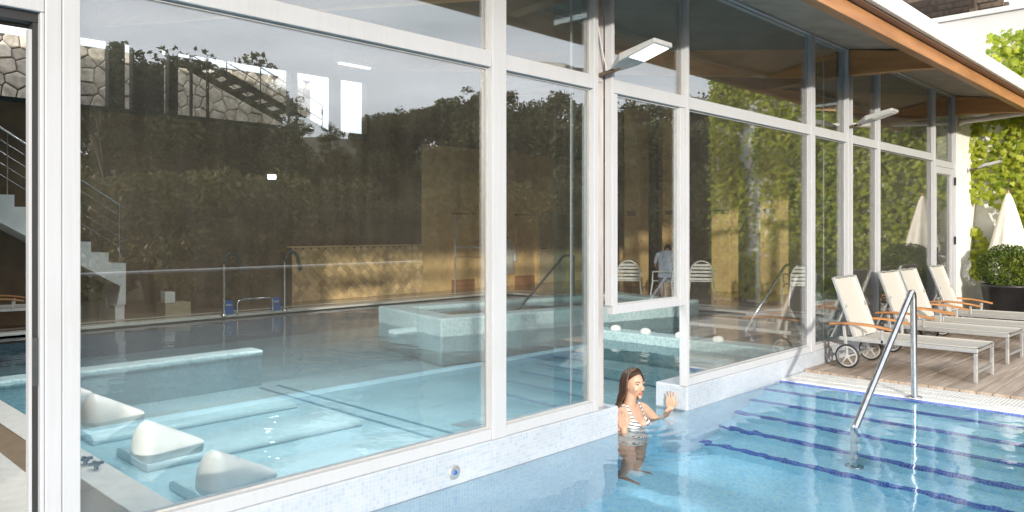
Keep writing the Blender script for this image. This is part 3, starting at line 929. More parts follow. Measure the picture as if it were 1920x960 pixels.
# ================================================================== STONE WALL AND OUTSIDE STAIR BEHIND THE HIGH WINDOWS
sw = thing('stone_wall', 'rough limestone retaining wall seen through the high rear windows', 'wall', (6, 14.5, -.05))
YS = 14.4
box('mortar_core', M['mortar'], 1.6, 10.95, YS, YS + .5, -.05, 5.52, sw)
rs = random.Random(12)
pts = []
dx, dz = .325, .262
nxs, nzs = 29, 8
for i in range(-1, nxs + 1):
    for j in range(-1, nzs + 1):
        pts.append((1.6 + (i + .5 + (.25 if j % 2 else -.25)) * dx + rs.uniform(-.12, .12), 3.42 + (j + .5) * dz + rs.uniform(-.09, .09), i, j))
for (px, pz, i, j) in pts:
    if i < 0 or j < 0 or i >= nxs or j >= nzs: continue
    poly = [(px - .5, pz - .5), (px + .5, pz - .5), (px + .5, pz + .5), (px - .5, pz + .5)]
    for (qx, qz, i2, j2) in pts:
        if (qx, qz) == (px, pz) or abs(qx - px) > .9 or abs(qz - pz) > .9: continue
        nx_, nz_ = qx - px, qz - pz
        L_ = math.hypot(nx_, nz_); nx_ /= L_; nz_ /= L_
        poly = clip_poly(poly, nx_, nz_, nx_ * (px + qx) / 2 + nz_ * (pz + qz) / 2 - .010)
        if len(poly) < 3: break
    for n2 in ((-1, 0, -1.62), (1, 0, 10.94), (0, 1, 5.51)):
        if len(poly) > 2: poly = clip_poly(poly, *n2)
    if len(poly) < 3: continue
    k = len(poly)
    cx_ = sum(a for a, b_ in poly) / k; cz_ = sum(b_ for a, b_ in poly) / k
    pr = rs.uniform(.03, .085); ins = rs.uniform(.78, .88)
    ring0 = [(a, YS, b_) for a, b_ in poly]
    ring1 = [(a, YS - pr * .65, b_) for a, b_ in poly]
    ring2 = [(cx_ + (a - cx_) * ins, YS - pr + rs.uniform(-.012, .012), cz_ + (b_ - cz_) * ins) for a, b_ in poly]
    g = MB().add(ring0 + ring1 + ring2, [tuple(range(2 * k, 3 * k))] + [(q * k + i_, q * k + (i_ + 1) % k, (q + 1) * k + (i_ + 1) % k, (q + 1) * k + i_) for q in (0, 1) for i_ in range(k)])
    g.build('stone', M['stone'], sw)

st = thing('outside_stair', 'dark steel open stair in front of the stone wall behind the hall', 'stair', (8.5, 12.3, 3.6))
# runs down to the right along the rear wall
for yy in (11.85, 12.6):
    MB().obox((6.95, yy, 5.02), (10.25, yy, 3.66), .05, .13).build('stringer', M['dsteel'], st)
for k in range(11):
    f = (k + .5) / 11.
    xx = 6.95 + 3.3 * f; zz = 5.06 - 1.36 * f
    box('tread', M['dsteel'], xx - .13, xx + .13, 11.88, 12.57, zz - .02, zz + .02, st)
for k in range(5):
    f = k / 4.
    MB().tube([(7.0 + 3.2 * f, 12.62, 5.0 - 1.36 * f), (7.0 + 3.2 * f, 12.62, 5.95 - 1.36 * f)], .014, 6).build('baluster', M['dsteel'], st)
for dz_ in (.95, .6, .3):
    MB().tube([(7.0, 12.62, 5.0 + dz_), (10.2, 12.62, 3.64 + dz_)], .012, 6).build('rail', M['dsteel'], st)
box('landing', M['dsteel'], 6.0, 6.95, 11.85, 12.6, 4.98, 5.04, st)
for xx in (6.1, 10.2):
    box('stair_post', M['dsteel'], xx, xx + .07, 11.9, 11.97, -.05, 4.95 if xx < 7 else 3.7, st)

# ================================================================== OUTSIDE, RIGHT
# swing rail at the steps
hr = thing('pool_handrail', 'polished steel handrail bending down into the pool steps', 'handrail', (7.83, -1.3, .03))
tp = Vector((7.83, -1.28, 1.03))
def arc_pts(p0, pc, p1, n=7):
    return [Vector(p0) * (1 - t) ** 2 + Vector(pc) * 2 * t * (1 - t) + Vector(p1) * t ** 2 for t in [i / (n - 1) for i in range(n)]]
wp = Vector((6.45, -1.275, .02))
dirs = (wp - tp).normalized()
path = [Vector((7.83, -1.3, .03)), Vector((7.83, -1.29, .93))] + arc_pts((7.83, -1.29, .94), (7.83, -1.285, 1.06), tp + dirs * .10 + Vector((0, 0, 0.0)))[1:] + [wp] + arc_pts(wp, wp + dirs * .1, wp + dirs * .06 + Vector((0, 0, -.12)))[1:] + [Vector((6.40, -1.275, -1.06))]
MB().tube(path, .029, 14).build('rail', M['steel'], hr)
MB().lathe([(.0, .036), (.06, .034), (.065, .025), (.065, .024)], 20, (7.83, -1.3, 0)).build('flange', M['steel'], hr)
MB().lathe([(.0, .02), (.07, .018), (.075, 0)], 20, (6.40, -1.275, -1.07)).build('flange', M['steel'], hr)

# round water inlet in the plinth
ji = thing('pool_inlet', 'round steel water inlet with blue centre in the mosaic wall', 'inlet', (3.22, 0, .08))
def disc_y(prof, c, n=24):
    g = MB(); g.lathe([(r_, z_) for r_, z_ in prof], n, (0, 0, 0))
    g.v = [(c[0] + x, c[1] - z, c[2] + y) for x, y, z in g.v]
    return g
disc_y([(0, .008), (.035, .010), (.043, .008), (.045, 0)], (3.22, 0, .08)).build('plate', M['alu'], ji)
disc_y([(0, .018), (.012, .018), (.016, .0101)], (3.22, 0, .08)).build('nozzle', M['blue'], ji)

# flood lamps on arms
def flood_lamp(x, y, z, label, s=1.0, lit=True, yaw=0.):
    t = thing('flood_lamp', label, 'lamp', (x, y, z), group='grey flood lamps along the glass wall', rz=yaw)
    MB().tube([(0, 0, 0), (0, -.12 * s, .015), (0, -.2 * s, .03)], .018 * s, 8).build('arm', M['bark'], t, world=False)
    MB().box(-.03 * s, .03 * s, -.01, .0, -.05 * s, .05 * s).build('wall_plate', M['lampgrey'], t, world=False)
    tilt = R(16)
    def tp_(px, py, pz):
        return (px * s, (-.17 - py * math.cos(tilt) + pz * math.sin(tilt) * -1 * 0) * s, (.02 + py * math.sin(tilt) + pz) * s)
    g = MB()
    top = [(-.06, 0), (.06, 0), (.12, .12), (.12, .44), (-.12, .44), (-.12, .12)]
    n_ = 6
    hz = [.025, .025, .06, .035, .035, .06]
    g.add([tp_(px, py, hz[i]) for i, (px, py) in enumerate(top)] + [tp_(px, py, -.0) for px, py in top],
          [tuple(range(6)), tuple(reversed(range(6, 12)))] + [(i, 6 + i, 6 + (i + 1) % 6, (i + 1) % 6) for i in range(6)])
    h = g.build('head', M['lampgrey'], t, world=False, merge=True, bevel=.006)
    g = MB()
    q_ = [(-.095, .2), (.095, .2), (.095, .42), (-.095, .42)]
    g.add([tp_(px, py, -.006) for px, py in q_] + [tp_(px, py, -.0005) for px, py in q_], [(3, 2, 1, 0), (0, 1, 5, 4), (1, 2, 6, 5), (2, 3, 7, 6), (3, 0, 4, 7)])
    g.build('lens', M['lamp_on'] if lit else M['gutter'], t, world=False)
    return t
flood_lamp(4.80, .083, 2.80, 'grey flood lamp with bright panel above the swim-through')
flood_lamp(9.78, .083, 2.86, 'grey flood lamp on the post above the second lounger', lit=False)
MB().tube([(4.75, .08, 3.6), (4.755, .06, 3.2), (4.79, .03, 2.95), (4.80, .0, 2.82)], .006, 6).build('lamp_cable', M['frame'], [o for o in C.objects if o.name == 'flood_lamp'][0])

# sun loungers
def make_lounger():
    root = bpy.data.objects.new('sun_lounger', None); C.objects.link(root)
    W = .325
    def bar(mb, p, q, wx=.034, wz=.034): mb.obox(p, q, wx, wz)
    # seat: hinge at y=-.37, foot at -1.56
    for sx in (-1, 1):
        g = MB(); bar(g, (sx * W, -.20, .325), (sx * W, -1.575, .325), .03, .045); g.build('side_rail', M['alu'], root, world=False, bevel=.006)
        g = MB(); bar(g, (sx * W, -1.555, .0), (sx * W, -1.555, .30), .036, .036); g.build('leg', M['alu'], root, world=False, bevel=.005)
        g = MB(); bar(g, (sx * W, -.29, .13), (sx * W, -.25, .47)); g.build('leg', M['alu'], root, world=False, bevel=.005)
        g = MB(); bar(g, (sx * W, -.66, .30), (sx * W, -.66, .455), .03, .03); g.build('arm_support', M['alu'], root, world=False, bevel=.005)
        # teak arm: gently curved plank
        g = MB()
        rings = []
        for i in range(9):
            f = i / 8; yy = -.10 - .70 * f; zz = .475 + .035 * math.sin(math.pi * (f * .85 + .05)) - .03 * f * f
            hw = .026 + .012 * math.sin(math.pi * f)
            xo = sx * (W + .015 + .02 * math.sin(math.pi * f))
            rings.append([(xo - hw, yy, zz - .012), (xo + hw, yy, zz - .012), (xo + hw, yy, zz + .012), (xo - hw, yy, zz + .012)])
        g.loft(rings, smooth=False); g.build('armrest', M['teak'], root, world=False, bevel=.006)
        # wheel
        wx = sx * (W + .035)
        wh = bpy.data.objects.new('wheel', None); C.objects.link(wh); wh.parent = root; wh.location = (wx, -.30, .135)
        tyre = MB(); ring = []
        n_, m_ = 28, 8
        for a in range(n_):
            for b_ in range(m_):
                aa, bb = 2 * math.pi * a / n_, 2 * math.pi * b_ / m_
                rr = .122 + .013 * math.cos(bb)
                ring.append((.013 * math.sin(bb), rr * math.cos(aa), rr * math.sin(aa)))
        tyre.add(ring, [(a * m_ + b_, ((a + 1) % n_) * m_ + b_, ((a + 1) % n_) * m_ + (b_ + 1) % m_, a * m_ + (b_ + 1) % m_) for a in range(n_) for b_ in range(m_)], True)
        tyre.build('tyre', M['rubber'], wh, world=False)
        rim = MB()
        for a in range(5):
            an = a * 2 * math.pi / 5 + .3
            rim.obox((0, .02 * math.cos(an), .02 * math.sin(an)), (0, .11 * math.cos(an), .11 * math.sin(an)), .014, .018, up=(1, 0, 0))
        rr2 = []
        for a in range(n_):
            aa = 2 * math.pi * a / n_
            for (xx, rr) in ((-.012, .113), (.012, .113), (.012, .098), (-.012, .098)):
                rr2.append((xx, rr * math.cos(aa), rr * math.sin(aa)))
        rim.add(rr2, [(a * 4 + b_, ((a + 1) % n_) * 4 + b_, ((a + 1) % n_) * 4 + (b_ + 1) % 4, a * 4 + (b_ + 1) % 4) for a in range(n_) for b_ in range(4)])
        hub = []
        rim.tube([(-.016, 0, 0), (.016, 0, 0)], .026, 10)
        rim.build('rim', M['lampgrey'], wh, world=False)
    for yy, zz in ((-1.555, .11), (-.30, .135), (-.205, .325), (-1.56, .325)):
        g = MB(); bar(g, (-W, yy, zz), (W, yy, zz), .028, .028); g.build('cross_bar', M['alu'], root, world=False)
    # slings: sagging cloth
    def cloth(p0, p1, sag, name):
        rows, cols = 9, 7
        vs_ = []
        for layer in (0, 1):
            for i in range(rows):
                f = i / (rows - 1)
                for j in range(cols):
                    h = j / (cols - 1)
                    base = Vector(p0) * (1 - f) + Vector(p1) * f
                    nrm = (Vector(p1) - Vector(p0)).cross(Vector((1, 0, 0))).normalized()
                    if nrm.z < 0: nrm = -nrm
                    dd = -sag * math.sin(math.pi * h) * (1 if .0 < f < 1 else .5)
                    q_ = base + Vector(((h - .5) * 2 * (W - .004), 0, 0)) + nrm * (dd + (.004 if layer == 0 else -.002))
                    vs_.append(q_)
        fs = []
        K = rows * cols
        for i in range(rows - 1):
            for j in range(cols - 1):
                a = i * cols + j
                fs.append((a, a + 1, a + cols + 1, a + cols)); fs.append((K + a + cols, K + a + cols + 1, K + a + 1, K + a))
        for i in range(rows - 1):
            for j in (0, cols - 1):
                a = i * cols + j; fs.append((a, a + cols, K + a + cols, K + a))
        g = MB().add(vs_, fs, True)
        return g.build(name, M['sling'], root, world=False)
    cloth((0, -.40, .350), (0, -1.565, .352), .018, 'seat_sling')
    bk0, bk1 = Vector((0, -.37, .345)), Vector((0, -.13, 1.0))
    cloth(bk0, bk1 - Vector((0, .005, .015)), .015, 'back_sling')
    for sx in (-1, 1):
        g = MB(); bar(g, bk0 + Vector((sx * W, 0, 0)), bk1 + Vector((sx * W, 0, 0)), .026, .036); g.build('back_rail', M['alu'], root, world=False, bevel=.005)
        g = MB(); bar(g, (sx * (W - .03), -.27, .70), (sx * (W - .03), -.10, .325), .02, .02); g.build('back_stay', M['alu'], root, world=False)
    g = MB(); g.tube([(-W, -.132, .995), (-W * .5, -.125, 1.002), (0, -.12, .99), (W * .5, -.125, 1.002), (W, -.132, .995)], .013, 8); g.build('top_bar', M['alu'], root, world=False)
    return root
lg = make_lounger()
spots = [(9.155, 0, .05, 0, 'cream sling sun lounger nearest the pool steps'),
         (10.70, .02, .05, -1.5, 'cream sling sun lounger second from the pool'),
         (11.50, .03, .05, 0, 'cream sling sun lounger pushed up beside the second one'),
         (12.78, .02, .05, 1, 'cream sling sun lounger farthest from the pool, by the glazed door')]
for i, (x, y, z, a, lb) in enumerate(spots):
    o = lg if i == 0 else copy_tree(lg)
    o.location = (x, y - .02, z); o.rotation_euler = (0, 0, R(a))
    tag(o, lb, 'sun lounger', 'sun loungers on the timber deck')
o = copy_tree(lg); o.location = (2.62, 10.55, .045); o.rotation_euler = (0, 0, R(75))
tag(o, 'sun lounger inside the hall seen through the open sliding door', 'sun lounger', 'sun loungers inside the hall')

# white end wall and the ivy wall
ew = tag(box('white_wall', M['white_pl'], 14.40, 15.58, .0, .3, -.05, 3.70), 'white rendered wall beside the glazed door', 'wall')
iw = thing('ivy_wall', 'tall white garden wall overgrown with bright green ivy', 'wall', (15.75, -2.5, -.05))
box('wall', M['white_pl'], 15.6, 15.9, -4.6, .28, -.05, 4.75, iw)
box('pier', M['white_pl'], 15.55, 15.95, -4.95, -4.602, -.05, 5.25, iw)
LEAF = [(0, 0), (.10, -.02), (.36, -.16), (.30, .02), (.50, .12), (.30, .22), (.34, .5), (.16, .42), (0, .72), (-.16, .42), (-.34, .5), (-.30, .22), (-.5, .12), (-.30, .02), (-.36, -.16), (-.10, -.02)]
def leaf_geo(mb, p_, nrm, size, spin):
    nrm = nrm.normalized()
    up = Vector((0, 0, -1))
    t = (up - nrm * up.dot(nrm)).normalized()
    s_ = nrm.cross(t)
    t2 = t * math.cos(spin) + s_ * math.sin(spin); s2 = nrm.cross(t2)
    k = len(LEAF)
    vs_ = [p_ + (s2 * a + t2 * b_) * size + nrm * (-.10 * size * (abs(a) * 2) ** 2) for a, b_ in LEAF] + [p_ + t2 * .25 * size + nrm * .03 * size]
    mb.add(vs_, [(i, (i + 1) % k, k) for i in range(k)])
ri = random.Random(31)
stuff_l = MB(); n_parts = 0
cands = []
for k in range(11500):
    y_ = ri.uniform(-5.0, .22); z_ = ri.uniform(.15, 5.0)
    cov = 1.0
    if y_ > -.42:                      # bare render near the door with a few hanging sprays
        cov = 0.0
        if z_ > 2.05 and z_ < 3.55 and ((y_ + .18) ** 2 / .08 + (z_ - 2.8) ** 2 / .6) < 1: cov = .97
        if .75 < z_ < 1.7 and ((y_ + .1) ** 2 / .02 + (z_ - 1.2) ** 2 / .2) < 1: cov = .9
        if y_ < -.26 and z_ > 2.0: cov = max(cov, .8)
    if -.95 < y_ < -.42 and z_ < 1.3: cov = .7
    if abs(y_ + 4.08 + .12 * math.sin(z_ * 2.3)) < .17 and 1.0 < z_ < 4.4: cov = .12      # strip of bare render
    if ri.random() > cov: continue
    depth = ri.uniform(.02, .22) + (.12 if ri.random() < .2 else 0)
    if y_ > -.42: depth += .1
    front = 15.58 - depth
    if y_ < -4.6: front -= .03
    cands.append((y_, z_, front))
    if y_ < -5.2 or ri.random() < .1:
        pass
for k in range(900):                    # leaves round the pier end and crown of the wall
    if ri.random() < .5: cands.append((ri.uniform(-5.12, -4.95), ri.uniform(.2, 5.2), ri.uniform(15.45, 16.0)))
    else: cands.append((ri.uniform(-4.9, -.3), ri.uniform(4.6, 5.05), ri.uniform(15.4, 16.0)))
cands.sort(key=lambda c: -c[0])
for (y_, z_, fx) in cands:
    nrm = Vector((-1, ri.uniform(-.7, .5), ri.uniform(-.2, .8)))
    size = ri.uniform(.08, .145)
    if n_parts < 300 and -.95 < y_ and .5 < z_:
        g = MB(); leaf_geo(g, Vector((fx, y_, z_)), nrm, size, ri.uniform(-.7, .7))
        g.build('ivy_leaf', M['ivy'], iw); n_parts += 1
    else:
        leaf_geo(stuff_l, Vector((fx, y_, z_)), nrm, size, ri.uniform(-.7, .7))
stuff_l.build('ivy_foliage', M['ivy'], iw)['kind'] = 'stuff'
stems = MB()
for k in range(26):
    y_ = ri.uniform(-4.6, -.2); pts_ = [Vector((15.57, y_, .0))]
    for j in range(7):
        y_ += ri.uniform(-.22, .22); pts_.append(Vector((15.57 - ri.uniform(0, .05), y_, .65 * (j + 1))))
    stems.tube(pts_, [.016 - .0018 * j for j in range(8)], 5)
stems.build('ivy_stems', M['bark'], iw)['kind'] = 'stuff'

# pale arm of the awning beside the ivy
aw = thing('awning_arm', 'pale tubular awning arm sticking out under the roof corner', 'awning arm', (14.5, -.02, 3.4))
MB().tube([(14.5, .0, 3.36), (14.52, -.06, 3.4), (14.62, -.5, 3.44), (14.85, -2.1, 3.58)], .045, 10).build('tube', M['canvas'], aw)
box('bracket', M['frame'], 14.42, 14.58, -.02, -.001, 3.26, 3.5, aw)
flood_lamp(15.05, -.03, 2.62, 'small flood lamp half hidden in the ivy', .8, lit=False)

# boxwood in a black planter
bx = thing('boxwood_planter', 'clipped round boxwood in a black planter against the white wall', 'potted shrub', (14.6, -.72, .05))
MB().lathe([(0, .0), (.30, .0), (.31, .02), (.40, .62), (.415, .62), (.415, .66), (.37, .66), (.36, .60), (0, .60)], 32, (14.6, -.72, .05)).build('planter', M['black_pl'], bx)
ball = MB(); rb = random.Random(77)
for k in range(5200):
    d = Vector((rb.gauss(0, 1), rb.gauss(0, 1), rb.gauss(0, 1))).normalized()
    lump = 1 + .07 * math.sin(d.x * 7 + 1) * math.sin(d.y * 6) + .05 * math.sin(d.z * 9 + d.x * 5)
    rr = .46 * lump * (1 - .25 * rb.random() ** 2)
    p_ = Vector((14.6, -.72, .98)) + Vector((d.x * rr, d.y * rr, d.z * rr * .78))
    a = (d + Vector((rb.gauss(0, .7), rb.gauss(0, .7), rb.gauss(0, .7)))).normalized(); b_ = a.cross(Vector((rb.gauss(0, 1), rb.gauss(0, 1), rb.gauss(0, 1)))).normalized()
    s1 = rb.uniform(.014, .026)
    ball.add([p_ - a * s1, p_ + b_ * s1 * .6, p_ + a * s1, p_ - b_ * s1 * .6], [(0, 1, 2, 3)])
ball.build('foliage', M['boxwood'], bx)['kind'] = 'stuff'
MB().tube([(14.6, -.72, .6), (14.61, -.7, .95)], .03, 7).build('stem', M['bark'], bx)

# closed parasol
pa = thing('closed_parasol', 'closed white parasol standing in front of the ivy', 'parasol', (15.1, -.60, .05))
MB().tube([(15.1, -.60, .05), (15.1, -.60, 2.25)], .02, 8).build('pole', M['teak'], pa)
rings = []
for i in range(12):
    f = i / 11.; z_ = 2.2 - .98 * f
    rr = .03 + .24 * f ** .8
    ring = []
    for k in range(32):
        a = 2 * math.pi * k / 32
        r2 = rr * (1 + .16 * f * math.cos(8 * a) + .05 * math.sin(3 * a))
        ring.append((15.1 + r2 * math.cos(a), -.60 + r2 * math.sin(a), z_ + (.05 * f * math.cos(8 * a + 1) if i == 11 else 0)))
    rings.append(ring)
MB().loft(list(reversed(rings))).build('canopy', M['canvas'], pa)
for k in range(4):
    a = k * 1.57 + .4
    MB().tube([(15.1, -.6, 1.7), (15.1 + .16 * math.cos(a), -.6 + .16 * math.sin(a), 1.12)], .012, 6).build('rib', M['teak'], pa)

# house above with its dark pergola
hs = thing('upper_house', 'pale grey house wall rising behind the roof at top right', 'house', (22, 0, -.05))
box('wall', M['house_pl'], 19.2, 28, -3.4, 9, -.05, 6.25, hs)
box('parapet', M['house_pl'], 19.12, 28.1, -3.5, 9.1, 6.252, 6.36, hs)
MB().tube([(19.0, 1.15, 4.9), (19.0, 1.15, 5.75)], .06, 10).build('vent_pipe', M['lampgrey'], hs)
pg = thing('pergola', 'dark brown slatted pergola on top of the pale house', 'pergola', (20, 2, 6.36))
for k in range(7):
    box('slat', M['bark'], 18.9 + k * .55, 19.05 + k * .55, .6, 8.5, 6.75, 6.95, pg)
for yy in (1.0, 8.0):
    box('post', M['bark'], 20.0, 20.15, yy, yy + .15, 6.361, 6.749, pg)

# ================================================================== INSIDE THE HALL
# hydro-massage loungers: white moulded headrests at the pool edge, sunken beds in front
def headrest(x, y, label, s=1.0):
    t = thing('massage_lounger', label, 'massage lounger', (x, y, -.3), group='massage loungers along the indoor pool edge')
    rings = []
    for i in range(17):
        f = 1 - math.cos(math.pi * .5 * min(1, i / 10)) if i <= 10 else 1
        f = (i / 16.) ** 1.35
        xx = x + .10 + .48 * s * f
        rnd = math.sqrt(max(0., 1 - (1 - min(1, f / .22)) ** 2))          # rounded head end
        taper = 1 - max(0, (f - .22) / .78) ** 1.05
        top = (.012 + .205 * rnd * (.03 + .97 * taper)) * s
        hw = (.03 + .12 * rnd * (.45 + .55 * taper)) * s
        ring = []
        for k in range(18):
            a = 2 * math.pi * k / 18
            ca, sa = math.cos(a), math.sin(a)
            sy = math.copysign(abs(ca) ** .75, ca)
            z_ = top * abs(sa) ** .8 if sa > 0 else -.09 * rnd * abs(sa)
            ring.append((xx, y + hw * sy * (1 - .18 * max(0, sa)), z_))
        rings.append(ring)
    MB().loft(rings).build('headrest', M['white_gloss'], t)
    # sunken wave-shaped bed
    rows = []
    for i in range(17):
        f = i / 16.
        xx = x + .5 * s + 2.15 * f
        zz = -.385 - .012 * math.sin(math.pi * min(1, f * 1.5)) - .03 * f
        rows.append([(xx, y - .36, zz), (xx, y - .29, zz + .03), (xx, y + .29, zz + .03), (xx, y + .36, zz), (xx, y + .36, IZ + .002), (xx, y - .36, IZ + .002)])
    MB().loft(rows).build('sunken_bed', M['bedtile'], t)
headrest(1.98, 4.62, 'white moulded headrest farthest along the indoor pool edge, half behind the frame')
headrest(2.02, 3.42, 'white moulded headrest second from the left window frame')
headrest(1.98, 2.16, 'white moulded headrest third along the indoor pool edge')
headrest(1.98, 1.08, 'white moulded headrest nearest the large pane', 1.0)
# dark valve handles on the ledge
vl = thing('valve_handles', 'pair of dark cross-shaped valve handles under water near the headrests', 'valve', (1.87, 1.9, .031))
for (vx, vy) in ((1.72, 2.0), (1.735, 1.84)):
    g = MB(); g.tube([(vx, vy, .031), (vx, vy, .07)], .014, 8)
    for a in (0, 1.57):
        g.obox((vx - .045 * math.cos(a), vy - .045 * math.sin(a), .07), (vx + .045 * math.cos(a), vy + .045 * math.sin(a), .07), .02, .018)
    g.build('handle', M['dsteel'], vl)

# white domes on the mosaic divider
for i, (yy, lb) in enumerate(((3.16, 'white dome light on the mosaic divider, farthest from the glass'), (2.64, 'white dome light on the divider, right above the swimmer'),
                              (2.07, 'white dome light on the divider hidden by the right post'), (1.5, 'white dome light on the divider nearest the long window'))):
    o = MB().lathe([(.075, 0), (.078, .02), (.068, .045), (.04, .062), (0, .068)], 20, (9.2, yy, .13)).build('dome_light', M['white_gloss'])
    tag(o, lb, 'dome light', 'white domes on the divider')
o = MB().lathe([(.075, 0), (.07, .04), (.04, .06), (0, .066)], 18, (2.75, 5.9, .025)).build('dome_light', M['white_gloss'])
tag(o, 'white dome light on the narrow walkway in the left of the pool', 'dome light', 'white domes on the walkway')

# swan-neck water jets
def swan(x, label):
    t = thing('swan_neck_jet', label, 'water jet', (x, 9.62, .06), group='swan-neck jets')
    pts_ = [Vector((x, 9.62, .06)), Vector((x, 9.62, .98))]
    MB().tube(pts_, .026, 10).build('riser', M['steel'], t)
    c_ = Vector((x + .14, 9.60, .985)); ap = []
    for i in range(12):
        a = math.pi - i * math.pi * 1.0 / 11
        ap.append(c_ + Vector((.14 * math.cos(a), 0, .19 * math.sin(a))))
    ap += [Vector((x + .295, 9.58, .90)), Vector((x + .32, 9.57, .82))]
    MB().tube(ap, [.03] * 10 + [.032, .034, .038, .042], 10).build('spout', M['dsteel'], t)
    MB().lathe([(0, .03), (.05, .028), (.055, 0)], 16, (x, 9.62, .06)).build('flange', M['steel'], t)
swan(6.31, 'steel swan-neck water jet left of the low rail at the pool rear')
swan(7.50, 'steel swan-neck water jet in front of the tiled panel')
lr = thing('low_rail', 'low bent steel rail between the two swan-neck jets', 'rail', (6.9, 9.62, .06))
MB().tube([(6.56, 9.62, .06)] + [Vector(q) for q in arc_pts((6.56, 9.62, .24), (6.56, 9.62, .33), (6.66, 9.62, .33), 5)] + arc_pts((7.16, 9.62, .33), (7.26, 9.62, .33), (7.26, 9.62, .24), 5) + [Vector((7.26, 9.62, .06))], .02, 8).build('bar', M['steel'], lr)
for (xa, lb) in ((6.375, 'small blue sign beside the left swan-neck jet'), (7.31, 'small blue sign beside the right swan-neck jet')):
    t = thing('blue_sign', lb, 'sign', (xa, 9.75, .06), group='blue signs at the pool rear')
    MB().add([(xa, 9.72, .061), (xa + .17, 9.72, .061), (xa + .17, 9.80, .061), (xa, 9.80, .061), (xa, 9.75, .31), (xa + .17, 9.75, .31), (xa + .17, 9.78, .31), (xa, 9.78, .31)],
             [(0, 3, 2, 1), (4, 5, 6, 7), (0, 1, 5, 4), (1, 2, 6, 5), (2, 3, 7, 6), (3, 0, 4, 7)]).build('board', M['blue'], t)
    MB().add([(xa + .03, 9.738, .22), (xa + .14, 9.738, .22), (xa + .14, 9.7425, .25), (xa + .03, 9.7425, .25)], [(0, 1, 2, 3)]).build('stripe', M['frame'], t)
bl = thing('block_seat', 'beige block with a white cube on it at the rear wall', 'block seat', (5.83, 10.6, .045))
box('base_block', M['beige'], 5.6, 6.06, 10.4, 10.8, .046, .275, bl, bevel=.01)
box('cube', M['white_gloss'], 5.6, 5.78, 10.42, 10.62, .277, .475, bl, bevel=.008)

# white stair on the left
ws = thing('indoor_stair', 'white indoor stair with wire railing climbing left along the rear wall', 'stair', (4, 10.8, .045))
prof = []
nst = 11
for k in range(nst):
    xa = 4.946 - .277 * k; zt = 1.015 + .188 * k
    prof += [(xa, zt), (xa - .277, zt)]
xe, ze = prof[-1]
poly = [(4.946, .30)] + prof + [(xe, ze - .45), (4.86, .62), (4.80, .30)]
k = len(poly)
g = MB().add([(a, 10.45, b_) for a, b_ in poly] + [(a, 11.29, b_) for a, b_ in poly], [tuple(range(k)), tuple(reversed(range(k, 2 * k)))] + [(i, k + i, k + (i + 1) % k, (i + 1) % k) for i in range(k)])
g.build('flight', M['white_pl'], ws, merge=True)
box('newel', M['white_pl'], 4.78, 4.93, 10.47, 11.28, .046, .299, ws)
for dz_ in (.97, .78, .60, .42, .24):
    MB().tube([(4.93, 10.5, 1.015 + dz_), (4.93 - 2.9, 10.5, 1.015 + dz_ + 2.9 * .66)], .017 if dz_ == .97 else .006, 6).build('handrail' if dz_ == .97 else 'wire', M['steel'], ws)
for xx in (4.86, 3.9, 3.2):
    MB().tube([(xx, 10.5, 1.0 + (4.93 - xx) * .66), (xx, 10.5, 1.97 + (4.93 - xx) * .66)], .012, 6).build('post', M['steel'], ws)

# handrails of the basins
h1 = thing('tub_handrail', 'dark slanting handrail rising out of the whirlpool', 'handrail', (10, 6, .2))
MB().tube([(9.55, 5.52, -.2), (9.55, 5.52, .18), (11.35, 6.0, 1.07), (11.42, 6.02, 1.09), (11.75, 6.1, 1.09), (11.8, 6.1, 1.06), (11.8, 6.1, .28)], .024, 10).build('rail', M['dsteel'], h1)
h2 = thing('basin_handrail', 'steel handrail slanting into the right indoor basin', 'handrail', (11.3, 2.2, 0))
MB().tube([(11.2, 2.22, -.6), (11.2, 2.22, -.12), (12.5, 2.11, .96), (12.58, 2.1, 1.0), (13.3, 2.08, 1.0), (13.4, 2.08, .95), (13.62, 2.08, .06)], .024, 10).build('rail', M['steel'], h2)
pl = thing('shower_pole', 'thin white pole at the rear pool edge', 'pole', (11.97, 9.8, .06))
MB().tube([(11.97, 9.8, .06), (11.97, 9.8, 1.95)], .013, 8).build('pole', M['frame'], pl)
MB().tube([(11.97, 9.8, 1.18), (12.9, 9.8, 1.16)], .012, 8).build('cross_bar', M['frame'], pl)

# doors, panels and robe on the right of the rear wall
dd = thing('pale_door', 'pale beige door in the sunlit rear wall', 'door', (17.1, YB, .045))
box('leaf', M['door'], 16.5, 17.7, YB - .05, YB - .002, .06, 2.12, dd)
for a, b_ in ((16.40, 16.498), (17.702, 17.80)):
    box('jamb', M['sandwall'], a, b_, YB - .07, YB - .001, .046, 2.22, dd)
box('head', M['sandwall'], 16.498, 17.702, YB - .07, YB - .001, 2.121, 2.22, dd)
MB().tube([(16.6, YB - .05, 1.05), (16.6, YB - .11, 1.05), (16.74, YB - .11, 1.05)], .012, 8).build('handle', M['dsteel'], dd)
for (a, lb) in ((13.2, 'ochre wall panel left of the robe'), (15.55, 'ochre wall panel between the robe and the pale door')):
    t = thing('wall_panel', lb, 'wall panel', (a, YB, .045), group='ochre wall panels')
    box('board', M['sandwall'], a, a + .72, YB - .06, YB - .003, .3, 1.98, t, bevel=.006)
    box('plinth_board', M['wood'], a - .02, a + .74, YB - .07, YB - .004, .046, .298, t)
    box('top_trim', M['wood'], a - .02, a + .74, YB - .07, YB - .004, 1.982, 2.03, t)
rbm = thing('bathrobe', 'white bathrobe hanging on the sunlit rear wall', 'bathrobe', (15.2, YB - .1, .4))
rings = []
